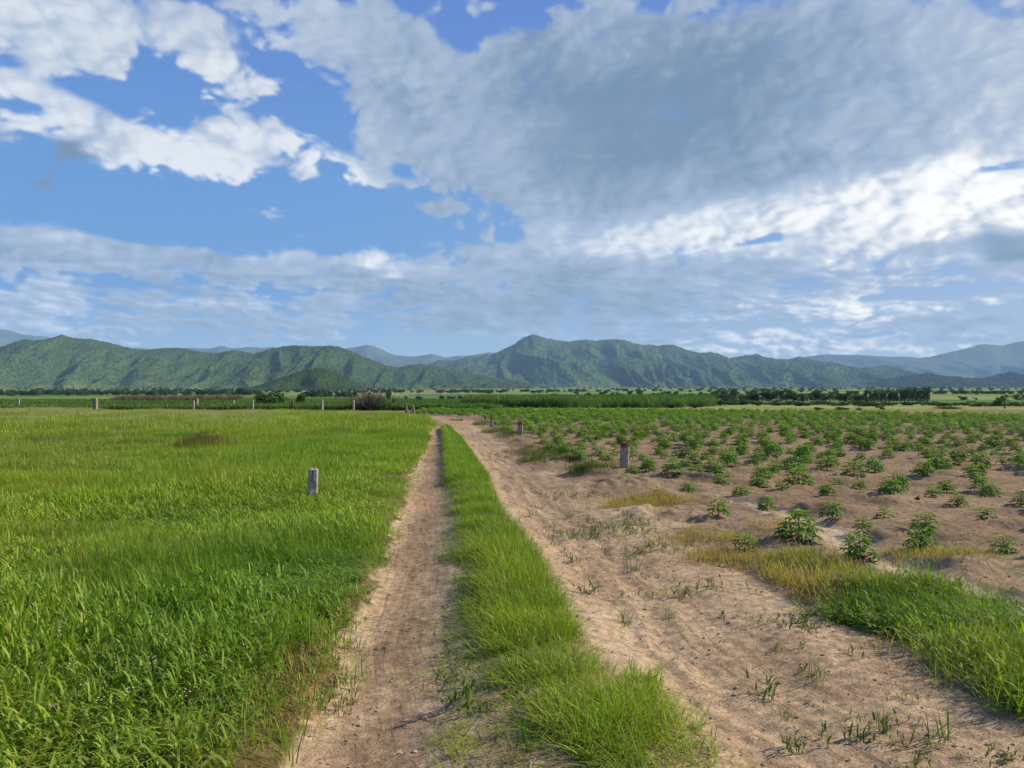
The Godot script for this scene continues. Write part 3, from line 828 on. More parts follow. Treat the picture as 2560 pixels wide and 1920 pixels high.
# single tufts that stand alone on the sand
const TUFTS := [[1921, 1725, 1.2, "grass tuft alone on the sand, with one tall blade, left of a round green tuft"], [2040, 1690, 1.0, "rounded dense green tuft on the sand near the thick verge grass"], [2140, 1830, 1.0, "open forked grass tuft near the lower right corner of the sand"], [2210, 1815, 0.9, "dark compact grass tuft right of the open forked tuft"], [2247, 1850, 0.6, "small dark sprig at the lower right, below the compact tuft"], [1965, 1770, 0.7, "thin wispy tuft just below the tuft with one tall blade"], [1985, 1855, 0.8, "low flat pale-green tuft near the bottom edge, right of the wheel marks"], [1560, 1540, 1.0, "spiky tuft on the sand beside the centre strip, the lower of a pair"], [1480, 1470, 1.3, "broad spiky tuft at the right edge of the centre strip"], [1580, 1415, 1.3, "large spreading tuft on the sand in front of the straw-coloured grass"], [1435, 1395, 1.1, "tuft at the sandy lip beside the centre strip, nearest of three in a row"], [1565, 1335, 1.4, "tall bushy grass tuft in front of the dry mound"], [1610, 1330, 1.0, "upright thin-bladed tuft right of the tall bushy grass tuft"], [1480, 1320, 0.9, "flat green tuft left of the tall bushy grass tuft"], [1388, 1247, 0.7, "small tuft alone on the pale sand right of the centre strip"], [1295, 1305, 1.2, "dark upright tuft at the bend of the sand, against the centre strip"], [1325, 1285, 0.9, "second upright tuft at the bend of the sand, a little further back"], [1420, 1290, 1.1, "leaning tuft on the rippled sand, pointing right"], [1145, 1760, 1.4, "spreading tuft with a pale stem in the left rut"], [1300, 1900, 1.3, "tall grass tuft at the bottom edge in the middle of the strip"], [1180, 1790, 0.9, "dark tuft beside the spreading tuft in the left rut"], [1675, 1530, 0.7, "blackish flat weed lying on the sand"], [1330, 1140, 1.0, "tuft on the far bare sand before the field's grassy bank"], [2345, 1845, 1.3, "pair of long thin dark blades leaning left on the sand"]]

func build_tufts() -> void:
	var protos: Array = []
	for k in 4:
		var o := part("grass_tuft", (fine_patch(26, 0.05, 0.07, 0.2, 0.0045, 1.25, 0.06) if k % 2 else creeping_patch(7, 0.05, 0.13, 0.06)), M.tuft, self)
		protos.append(o)
	for i in TUFTS.size():
		var t: Array = TUFTS[i]
		var o: MeshInstance3D = protos[i] if i < 4 else copy(protos[i % 4])
		var p := look(t[0], t[1])
		o.position = on(p.x, p.y)
		o.rotation.y = rng.randf() * TAU
		o.scale = Vector3.ONE * t[2]
		tag(o, t[3], "grass tuft", "grass tufts alone on the sand")

# ---------------------------------------------------------------- cassava
func palmate(s: Shape, at: Transform3D, size: float, lobes: int, col: Color, fine: bool) -> void:
	var hub := s.add(at.origin, col)
	for k in lobes:
		var a := lerpf(-2.05, 2.05, float(k) / (lobes - 1))
		var len := size * (1.0 - 0.13 * absf(a))
		var dir := Vector3(sin(a), 0, -cos(a))
		var side := Vector3(cos(a), 0, sin(a))
		var droop := 0.14 + 0.1 * absf(a)
		var m1 := dir * len * 0.5 + Vector3(0, 0.02 * size, 0)
		var w := len * 0.185
		var tip := s.add(at * (dir * len + Vector3(0, -droop * len, 0)), col)
		if fine:
			var mid := s.add(at * (m1 - Vector3(0, 0.05 * size, 0)), Color(col.r * 1.25, col.g * 1.15, col.b * 1.1))
			var l := s.add(at * (m1 - side * w + Vector3(0, 0.03 * size, 0)), col)
			var r := s.add(at * (m1 + side * w + Vector3(0, 0.03 * size, 0)), col)
			s.tri(hub, l, mid); s.tri(hub, mid, r); s.tri(l, tip, mid); s.tri(mid, tip, r)
		else:
			var l := s.add(at * (m1 - side * w), col)
			var r := s.add(at * (m1 + side * w), col)
			s.tri(hub, l, r); s.tri(l, tip, r)

func leaf_spots(tall: float, n: int) -> Array:        # [base on the stem, leaf transform, size, age]
	var spots: Array = []
	for i in n:
		var t := (i + 0.5) / n
		var dir := i * 2.4 + rng.randf_range(-0.4, 0.4)
		var from := Vector3(0, tall * lerpf(0.12, 0.85, t), 0)
		var reach := lerpf(0.17, 0.05, t * t) * (tall / 0.36) * rng.randf_range(0.8, 1.2)
		var rise := lerpf(0.02, 0.11, t) * (tall / 0.36)
		var at := from + Vector3(sin(dir) * reach, rise, -cos(dir) * reach)
		var tilt := lerpf(-0.65, 0.35, t) + rng.randf_range(-0.25, 0.25)
		var b := Basis(Vector3.UP, -dir) * Basis(Vector3.RIGHT, tilt) * Basis(Vector3(0, 0, 1), rng.randf_range(-0.3, 0.3))
		spots.append([from, Transform3D(b, at), lerpf(0.175, 0.125, t) * (tall / 0.36) * rng.randf_range(0.85, 1.15), t])
	return spots

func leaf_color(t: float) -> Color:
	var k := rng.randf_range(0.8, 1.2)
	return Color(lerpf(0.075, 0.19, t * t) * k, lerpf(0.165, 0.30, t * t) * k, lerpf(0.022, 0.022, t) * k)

func make_cassava(tall: float, n: int) -> Node3D:
	var root := thing("cassava_plant", Vector3.ZERO)
	var st := Shape.new()
	st.tube([Vector3(0, -0.04, 0), Vector3(0.008, tall * 0.5, 0.004), Vector3(0, tall * 0.92, 0)], [0.009, 0.007, 0.004], 5, Color(0.16, 0.15, 0.06))
	for q in leaf_spots(tall, n):
		var at: Transform3D = q[1]
		var mid: Vector3 = (q[0] + at.origin) * 0.5 + Vector3(0, 0.012, 0)
		st.tube([q[0], mid, at.origin], [0.0028, 0.0022, 0.0018], 3, Color(0.17, 0.10, 0.05))
		var s := Shape.new()
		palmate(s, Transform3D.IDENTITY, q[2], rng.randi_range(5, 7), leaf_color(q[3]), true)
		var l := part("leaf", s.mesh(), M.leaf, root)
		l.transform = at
	part("stem", st.mesh(), M.wood, root)
	return root

# the plants nearest the track: [x, base y, height in pixels, what sets it apart]
const NEAR_PLANTS := [
	[1996, 1365, 92, "tall open cassava plant with a bright leafy top, nearest the sand edge"], [1862, 1381, 62, "small cassava plant half hidden behind the dry yellow grass"], [2148, 1427, 66, "dark bushy cassava plant rising from the thick verge grass"], [1796, 1307, 64, "wide cassava plant standing at the lip of the sand"],
	[2081, 1316, 45, "low spreading cassava plant just behind the tall open one"], [2157, 1346, 42, "small loose cassava plant on the pale sandy strip"], [2211, 1306, 40, "flat-topped cassava plant in the second row from the sand"], [2312, 1355, 66, "broad dense cassava plant before the wispy grass"],
	[2509, 1392, 72, "large double-stemmed looking cassava plant at the right edge, nearest row"], [1917, 1275, 48, "round dark cassava plant above the tall open one"], [2468, 1312, 38, "small pale cassava plant before the right edge of the field"], [2303, 1392, 32, "tiny cassava plant hidden in wispy grass"],
	[1996, 1228, 62, "tall narrow cassava plant of two stacked clumps"], [1898, 1225, 40, "round cassava plant left of the tall narrow one"], [1955, 1237, 32, "low cassava plant between the round and the tall narrow one"], [2069, 1257, 32, "thin pale cassava plant with bare soil all round"],
	[2097, 1222, 32, "wide low cassava plant right of the tall narrow one"], [2227, 1260, 46, "light green cassava plant left of the red scrap"], [2331, 1251, 44, "full cassava plant right of the red scrap"], [2395, 1276, 34, "upright dark cassava plant with a white bit of litter beside it"],
	[2477, 1254, 48, "tall full cassava plant in the row behind the pale one at right"], [2552, 1276, 44, "cassava plant cut by the right edge of the picture"], [2312, 1206, 40, "large cassava plant with a bright crown in the middle rows"], [1722, 1243, 40, "leaning cassava plant on the bank behind the dry mound"],
	[1578, 1206, 32, "lone cassava plant on the mound below the red-topped post"], [1802, 1224, 38, "bright cassava plant beside a smaller dark one, left middle rows"], [1747, 1206, 22, "small dark cassava plant left of the bright one"], [1446, 1156, 40, "dark cassava clump at the grassy bank left of the post"],
	[1520, 1164, 26, "little cassava plant at the foot of the tall red-topped post"], [1852, 1252, 26, "drooping yellowish cassava plant above the wide one"]]

func build_cassava() -> void:
	var protos: Array = []
	for k in 6: protos.append(make_cassava([0.36, 0.34, 0.40, 0.32, 0.37, 0.30][k], [22, 19, 25, 18, 21, 17][k]))
	var used := PackedVector2Array()
	var made := 0
	for p in NEAR_PLANTS:
		var o: Node3D = protos[made] if made < 6 else copy(protos[rng.randi_range(0, 5)])
		var at := look(p[0], p[1])
		var tall: float = p[2] * at.y / FOCAL
		used.append(at)
		o.position = on(at.x, at.y)
		o.rotation.y = rng.randf() * TAU
		o.scale = Vector3(1.12, 0.9, 1.12) * clampf(tall / 0.50, 0.48, 1.1)
		tag(o, p[3], "plant", "cassava plants of the field")
		made += 1
	# the rest of the rows
	var spots: Array = []
	for r in range(5, 86):
		for i in range(-14, 140):
			var x := i * 0.66 + rng.randf_range(-0.22, 0.22) + (r % 2) * 0.3
			var d := r * 1.05 - 0.16 * x + rng.randf_range(-0.12, 0.12)
			if d < 4.5 or d > field_end(x) - 0.5 or x > 0.72 * d + 5.0: continue
			if x < lerp_table(SAND_R, d) + 0.55 + (0.8 if d < 12.0 else 0.2): continue
			if x < 3.2 + (d - 6.0) * 0.15 and d < 10.0: continue
			if rng.randf() < 0.17: continue
			var near_one := false
			for q in [[1560, 15.4], [1301, 28.4], [1230, 36.8], [1214, 48.0], [1187, 60.0]]:
				if d < q[1] + 0.4 and d > q[1] - 7.0 and absf(x - across(q[0], d)) < 0.42: near_one = true
			for q in used:
				if q.distance_to(Vector2(x, d)) < 0.55: near_one = true
			if near_one or (d < 11.5 and x < 0.68 * d): continue
			spots.append(Vector2(x, d))
	spots.sort_custom(func(a: Vector2, b: Vector2) -> bool: return a.y < b.y)
	var far: Array = []
	for p in spots:
		var size := rng.randf_range(0.42, 0.78) * (1.0 + 0.25 * n_mid.get_noise_2d(p.x * 4.0, p.y * 4.0))
		var shown: bool = absf(p.x / p.y) < 0.665
		if made < 298 and shown:
			var o := copy(protos[rng.randi_range(0, 5)])
			o.position = on(p.x, p.y)
			o.rotation.y = rng.randf() * TAU
			o.scale = Vector3(1.1, rng.randf_range(0.75, 1.1), 1.1) * size
			o.rotation.x = rng.randf_range(-0.12, 0.12)
			var u: float = 1280.0 + p.x / p.y * FOCAL
			var zone: String = ["left of the tallest red-topped post", "just right of the red-topped post", "above the tall open plant", "in line with the red scrap", "right of the red scrap", "near the right picture edge"][clampi(int((u - 1380.0) / 200.0), 0, 5)]
			var band: String = ["in the front rows", "a few rows back", "in the farther rows"][clampi(int((p.y - 11.0) / 4.5), 0, 2)]
			var look_: String = "small low" if size < 0.53 else ("middling leafy" if size < 0.66 else "large bushy")
			tag(o, "%s cassava plant %s, %s" % [look_, band, zone], "plant", "cassava plants of the field")
			made += 1
		else:
			far.append([place(p.x, p.y, Vector3(1.1, 0.9, 1.1) * size * (1.0 + 0.2 * ss(40.0, 80.0, p.y))), Color(1, 1, 1) * rng.randf_range(0.85, 1.2)])
	var root := thing("cassava_rows", Vector3.ZERO)
	tag(root, "far rows of the cassava field, too many plants to count", "crop", "", "stuff")
	for k in 3:
		var s := Shape.new()
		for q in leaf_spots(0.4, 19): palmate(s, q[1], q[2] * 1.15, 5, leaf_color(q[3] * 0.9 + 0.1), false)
		var mine: Array = []
		for i in far.size():
			if i % 3 == k: mine.append(far[i])
		scatter("cassava_foliage", s.mesh(), M.leaf, mine, root)

# ---------------------------------------------------------------- posts and litter
func post_mesh(w: float, tall: float, col: Color, rough: float) -> ArrayMesh:     # a weathered square post with worn edges and a broken top
	var s := Shape.new()
	var levels := 9
	var ring := 12
	for j in levels + 1:
		var t := float(j) / levels
		for i in ring:
			var a := TAU * i / ring
			var x := clampf(cos(a) * 1.32, -1.0, 1.0)
			var z := clampf(sin(a) * 1.32, -1.0, 1.0)
			if absf(x) > 0.95 and absf(z) > 0.95: x *= 0.92; z *= 0.92
			var wear := 1.0 + rng.randf_range(-rough, rough) - (0.10 * rng.randf() if t > 0.95 else 0.0)
			var k := rng.randf_range(0.82, 1.15)
			s.add(Vector3(x * w * 0.5 * wear, tall * t - 0.06 + (rng.randf_range(-rough, rough * 0.4) * w * 1.6 if j == levels else 0.0), z * w * 0.5 * wear), Color(col.r * k, col.g * k, col.b * k))
	for j in levels:
		for i in ring:
			var a := j * ring + i
			var b := j * ring + (i + 1) % ring
			s.tri(a, b, a + ring); s.tri(b, b + ring, a + ring)
	var top := s.add(Vector3(0, tall - 0.06 + w * 0.04, 0), col)
	for i in ring: s.tri(levels * ring + i, levels * ring + (i + 1) % ring, top)
	return s.mesh()

func post(px: float, base_d: float, top: float, w_px: float, lean: float, col: Color, label: String, group: String, red := false) -> Node3D:
	var x := across(px, base_d)
	var g := height(x, base_d)
	var tall := (960.0 - top) / FOCAL * base_d + EYE - g
	var w := w_px / FOCAL * base_d
	var o := thing("concrete_post" if w > 0.09 or red else "fence_post", Vector3(x, g, -base_d), rng.randf_range(-0.3, 0.3))
	o.rotation.z = lean
	part("shaft", post_mesh(w, tall + 0.06, col, 0.05), M.stone, o)
	if red:
		var cap := part("painted_top", post_mesh(w * 1.035, 0.10, Color(0.27, 0.12, 0.10), 0.09), M.stone, o)
		cap.position.y = tall - 0.025
	else:
		var wire := Shape.new()                     # a few turns of rusty tie wire
		var loop: Array = []
		var rad: Array = []
		for k in 9:
			loop.append(Vector3(cos(k * TAU / 8) * w * 0.72, tall * 0.8 + 0.004 * k, sin(k * TAU / 8) * w * 0.72)); rad.append(0.004)
		wire.tube(loop, rad, 4, Color(0.14, 0.09, 0.07))
		part("tie_wire", wire.mesh(), M.wood, o)
	tag(o, label, "post", group)
	return o

func build_posts() -> void:
	var grey := Color(0.40, 0.375, 0.34)
	var white := Color(0.62, 0.58, 0.52)
	var brown := Color(0.24, 0.19, 0.14)
	# the short broken marker in the grass
	var p := look(781, 1270)
	var x := p.x
	var d := p.y
	var o := thing("concrete_post", on(x, d), 0.32)
	var shaft := part("shaft", post_mesh(0.125, 0.47, Color(0.58, 0.56, 0.52), 0.06), M.stone, o)
	shaft.position.y = 0.05
	var crack := Shape.new()
	var zig: Array = [Vector3(-0.012, 0.450, 0.058), Vector3(-0.004, 0.400, 0.061), Vector3(-0.016, 0.350, 0.061), Vector3(-0.006, 0.300, 0.061), Vector3(0.003, 0.260, 0.061)]
	crack.tube(zig, [0.010, 0.009, 0.007, 0.0045, 0.002], 5, Color(0.05, 0.045, 0.04))
	part("crack", crack.mesh(), M.wood, o)
	var chip := Shape.new()
	for k in 4:
		var c := Vector3(rng.randf_range(-0.045, 0.045), 0.452 + rng.randf_range(-0.006, 0.012), rng.randf_range(-0.045, 0.045))
		chip.tube([c, c + Vector3(rng.randf_range(-0.01, 0.01), 0.022, 0.0)], [0.022, 0.012], 6, Color(0.42, 0.40, 0.37))
	part("broken_edge", chip.mesh(), M.stone, o)
	o.rotation.z = -0.03
	tag(o, "short broken concrete marker with a black crack, alone in the green grass", "post")
	var fence := "posts of the fence across the meadow"
	post(47, 84, 998, 4.0, 0.0, white, "thin pale fence post farthest left", fence)
	post(238, 66, 995, 10.5, 0.0, Color(0.42, 0.36, 0.29), "thickest fence post, half brown, standing left in the meadow", fence)
	post(483, 74, 1001, 6.0, 0.0, Color(0.45, 0.42, 0.36), "stout fence post paired with a leaning white one", fence)
	post(492, 84, 996, 4.5, -0.05, white, "slim white leaning fence post right behind the stout one", fence)
	post(584, 88, 1000, 3.6, 0.0, white, "thin white fence post left of the dark round bush", fence)
	post(632, 80, 1000, 4.0, 0.0, white, "white fence post in front of the dark round bush", fence)
	post(731, 82, 1002, 5.0, 0.0, brown, "brown wooden fence post beside the small cone-shaped bush", fence)
	post(806, 76, 999, 5.0, 0.02, Color(0.55, 0.55, 0.54), "bluish white fence post between the brown one and the dry bush", fence)
	post(884, 72, 1000, 4.0, 0.0, white, "pale fence post at the left side of the dry brown bush", fence)
	post(1018, 66, 1008, 6.0, 0.16, Color(0.3, 0.29, 0.26), "dark leaning post near the far bend, left of its pair", fence)
	post(1035, 60, 1013, 6.5, 0.10, Color(0.36, 0.345, 0.32), "grey leaning post near the far bend, right of its pair", fence)
	post(1061, 62, 1027, 4.0, 0.0, brown, "very small dark stake at the far bend", fence)
	var line := "red-topped posts along the field edge"
	post(1560, 15.4, 1107, 19.0, -0.05, Color(0.54, 0.49, 0.46), "tallest red-topped concrete post, nearest in the field", line, true)
	post(1301, 28.4, 1056, 11.0, 0.03, Color(0.48, 0.44, 0.41), "red-topped post above a dark grass clump, second nearest", line, true)
	post(1230, 36.8, 1045, 6.5, 0.03, Color(0.46, 0.43, 0.41), "slim red-topped post, third along the field edge", line, true)
	post(1214, 48.0, 1038, 5.5, 0.0, Color(0.38, 0.35, 0.32), "grey post just left of the slim red-topped one", line)
	post(1226, 54.0, 1034, 4.0, 0.0, Color(0.38, 0.35, 0.32), "faint grey post just behind the slim red-topped one", line)
	post(1187, 60.0, 1032, 4.0, 0.0, Color(0.38, 0.35, 0.32), "farthest grey post before the end of the field", line)
	# litter
	var crumple := func(seed_: int, size: Vector3, col: Color) -> ArrayMesh:
		var s := Shape.new()
		rng.seed = seed_
		for j in 6:
			for i in 7:
				s.add(Vector3((i / 6.0 - 0.5) * size.x, absf(rng.randfn()) * size.y * 0.5 * (1.0 - absf(i - 3.0) / 4.0), (j / 5.0 - 0.5) * size.z) + Vector3(rng.randfn(), 0, rng.randfn()) * size.x * 0.06, col * rng.randf_range(0.85, 1.1))
		for j in 5:
			for i in 6:
				var a := j * 7 + i
				s.tri(a, a + 1, a + 7); s.tri(a + 1, a + 8, a + 7)
		return s.mesh()
	var red := part("plastic_scrap", crumple.call(41, Vector3(0.07, 0.10, 0.06), Color(0.32, 0.012, 0.02)), M.plastic, self)
	var q := look(2293, 1262)
	red.position = on(q.x, q.y, 0.01)
	red.rotation = Vector3(1.0, 0.3, 0.2)
	tag(red, "small crumpled red scrap on the soil among the cassava", "litter")
	var heap := part("pale_heap", crumple.call(42, Vector3(0.85, 0.2, 0.5), Color(0.78, 0.74, 0.68)), M.plastic, self)
	heap.position = on(across(1340, 76), 76, 0.02)
	tag(heap, "whitish heap lying at the far end of the field", "heap")
	var heap2 := part("pale_heap", crumple.call(43, Vector3(0.9, 0.25, 0.5), Color(0.40, 0.37, 0.33)), M.plastic, self)
	heap2.position = on(across(1358, 76), 76, 0.02)
	tag(heap2, "greyer low heap right beside the whitish heap", "heap")
	var i := 0
	for spot in [[1868, 1262, "white strip of litter left of the round dark cassava plant"], [2413, 1258, "white litter beside the upright dark cassava plant"], [2098, 1378, "forked bleached stick on the pale sandy strip"], [2171, 1312, "white fleck on the soil between two low plants"], [2559, 1236, "white scrap at the right edge of the field"], [1826, 1258, "bleached bit of litter at the field's edge above the wide plant"]]:
		var b := part("litter_scrap", crumple.call(50 + i, Vector3(0.055, 0.02, 0.025), Color(0.72, 0.68, 0.62)), M.plastic, self)
		var s := look(spot[0], spot[1])
		b.position = on(s.x, s.y, 0.012)
		b.rotation.y = rng.randf() * TAU
		tag(b, spot[2], "litter")
		i += 1
	rng.seed = 77

# ---------------------------------------------------------------- trees
func crown_mesh(lumps: Array, n: int, card: float, col: Color, flat := 0.75) -> ArrayMesh:
	var s := Shape.new()
	var total := 0.0
	for l in lumps: total += l[1] * l[1]
	for l in lumps:
		var tone := rng.randf_range(0.72, 1.3)
		for i in int(n * l[1] * l[1] / total):
			var dir := Vector3(rng.randfn(), rng.randfn(), rng.randfn()).normalized()
			var p: Vector3 = l[0] + Vector3(dir.x, dir.y * flat, dir.z) * l[1] * pow(rng.randf(), 0.28) * rng.randf_range(0.85, 1.12)
			if p.y < 0.02: continue
			var a := Vector3(rng.randfn(), rng.randfn(), rng.randfn()).normalized()
			var b := a.cross(Vector3(rng.randfn(), rng.randfn(), rng.randfn())).normalized()
			var k := card * rng.randf_range(0.6, 1.3)
			var c := Color(col.r * tone * rng.randf_range(0.75, 1.3), col.g * tone * rng.randf_range(0.85, 1.15), col.b * tone)
			var q := s.add(p - a * k, c)
			s.add(p + b * k * 0.5, c); s.add(p + a * k, c); s.add(p - b * k * 0.5, c)
			s.tri(q, q + 1, q + 2); s.tri(q, q + 2, q + 3)
	return s.mesh()

func trunk_mesh(tall: float, r: float, limbs: int, spread: float, col: Color) -> ArrayMesh:
	var s := Shape.new()
	s.tube([Vector3(0, -0.05, 0), Vector3(0.01, tall * 0.35, 0), Vector3(-0.015, tall * 0.65, 0.01), Vector3(0, tall, 0)], [r, r * 0.75, r * 0.5, r * 0.15], 7, col)
	for k in limbs:
		var a := k * 2.4 + rng.randf()
		var from := Vector3(0, tall * rng.randf_range(0.3, 0.6), 0)
		var out := Vector3(cos(a), 0, sin(a)) * spread * rng.randf_range(0.6, 1.0)
		s.tube([from, from + out * 0.5 + Vector3(0, tall * 0.16, 0), from + out + Vector3(0, tall * 0.26, 0)], [r * 0.5, r * 0.32, r * 0.1], 5, col)
	return s.mesh()

var tree_kinds := {}

func tree_proto(kind: String) -> void:              # everything about one unit tall and wide; scaled where it stands
	var root := thing({"round": "tree", "loose": "tree", "tall": "slender_tree", "bush": "bush", "dry": "dry_bush", "palm": "bush"}[kind], Vector3(0, 0, 0))
	var bark := Color(0.12, 0.09, 0.065)
	var lumps: Array = []
	if kind == "round":
		for k in 11:
			var a := k * 2.4
			lumps.append([Vector3(cos(a) * 0.27 * sqrt(k / 10.0) * 1.1, rng.randf_range(0.22, 0.76), sin(a) * 0.27 * sqrt(k / 10.0) * 1.1), rng.randf_range(0.15, 0.24)])
		part("trunk", trunk_mesh(0.6, 0.035, 4, 0.25, bark), M.wood, root)
		part("crown", crown_mesh(lumps, 1500, 0.045, Color(0.055, 0.096, 0.032)), M.leaf, root)
	elif kind == "loose":
		for k in 9: lumps.append([Vector3(rng.randf_range(-0.3, 0.3), rng.randf_range(0.18, 0.88), rng.randf_range(-0.3, 0.3)), rng.randf_range(0.12, 0.2)])
		part("trunk", trunk_mesh(0.75, 0.028, 5, 0.3, bark), M.wood, root)
		part("crown", crown_mesh(lumps, 1000, 0.042, Color(0.058, 0.10, 0.032)), M.leaf, root)
	elif kind == "tall":
		for k in 10: lumps.append([Vector3(rng.randf_range(-0.14, 0.14), 0.2 + k * 0.08, rng.randf_range(-0.14, 0.14)), 0.22 - k * 0.013])
		part("trunk", trunk_mesh(0.95, 0.03, 5, 0.16, bark), M.wood, root)
		part("crown", crown_mesh(lumps, 1100, 0.034, Color(0.020, 0.040, 0.020), 1.1), M.leaf, root)
	elif kind == "bush":
		for k in 9: lumps.append([Vector3(rng.randf_range(-0.32, 0.32), rng.randf_range(0.1, 0.62), rng.randf_range(-0.32, 0.32)), rng.randf_range(0.18, 0.28)])
		part("stems", trunk_mesh(0.5, 0.03, 5, 0.3, bark), M.wood, root)
		part("crown", crown_mesh(lumps, 1400, 0.05, Color(0.055, 0.10, 0.03)), M.leaf, root)
	elif kind == "palm":
		var s := Shape.new()
		for k in 44: blade(s, Vector3(rng.randf_range(-0.12, 0.12), 0, rng.randf_range(-0.12, 0.12)), k * 2.4, rng.randf_range(0.7, 1.15), rng.randf_range(0.15, 0.95), 0.05, hue(Color(0.06, 0.11, 0.028), 0.25), 4)
		part("fronds", s.mesh(), M.leaf, root)
	elif kind == "dry":
		var s := Shape.new()
		for k in 150:
			var a := rng.randf() * TAU
			var lean := rng.randf_range(0.05, 1.05)
			var len := rng.randf_range(0.55, 1.05)
			var tip := Vector3(cos(a) * sin(lean), cos(lean), sin(a) * sin(lean)) * len
			var foot := Vector3(rng.randfn() * 0.09, 0, rng.randfn() * 0.09)
			s.tube([foot, foot + tip * 0.55 + Vector3(rng.randfn(), 0, rng.randfn()) * 0.03, foot + tip], [0.008, 0.006, 0.002], 3, Color(0.055, 0.043, 0.036) * rng.randf_range(0.7, 1.3))
			for j in 4:
				var from := foot + tip * rng.randf_range(0.4, 0.95)
				s.tube([from, from + Vector3(rng.randfn(), absf(rng.randfn()), rng.randfn()) * 0.07], [0.004, 0.0015], 3, Color(0.06, 0.047, 0.04) * rng.randf_range(0.7, 1.3))
		part("twigs", s.mesh(), M.wood, root)
		for k in 5: lumps.append([Vector3(rng.randf_range(0.1, 0.42), rng.randf_range(0.08, 0.25), rng.randf_range(-0.25, 0.3)), rng.randf_range(0.13, 0.2)])
		tag(part("green_shoots", crown_mesh(lumps, 420, 0.03, Color(0.05, 0.10, 0.025)), M.leaf, root), "", "", "", "stuff")
	tree_kinds[kind] = [root, false]

func tree(kind: String, px: float, d: float, top: float, w_px: float, label: String, group := "") -> Node3D:
	var k: Array = tree_kinds[kind]
	var o: Node3D = k[0]
	if k[1]: o = copy(k[0])
	k[1] = true
	var x := across(px, d)
	var g := height(x, d)
	var tall := maxf((960.0 - top) / FOCAL * d + EYE - g, 0.5)
	var w := w_px / FOCAL * d
	o.position = Vector3(x, g, -d)
	o.rotation.y = rng.randf() * TAU
	o.scale = Vector3(w, tall, w)
	tag(o, label, "tree" if kind in ["round", "loose", "tall"] else "bush", group)
	return o

func nth(i: int) -> String:
	var n := i + 1
	if n % 100 in [11, 12, 13]: return "%dth" % n
	return "%d%s" % [n, {1: "st", 2: "nd", 3: "rd"}.get(n % 10, "th")]

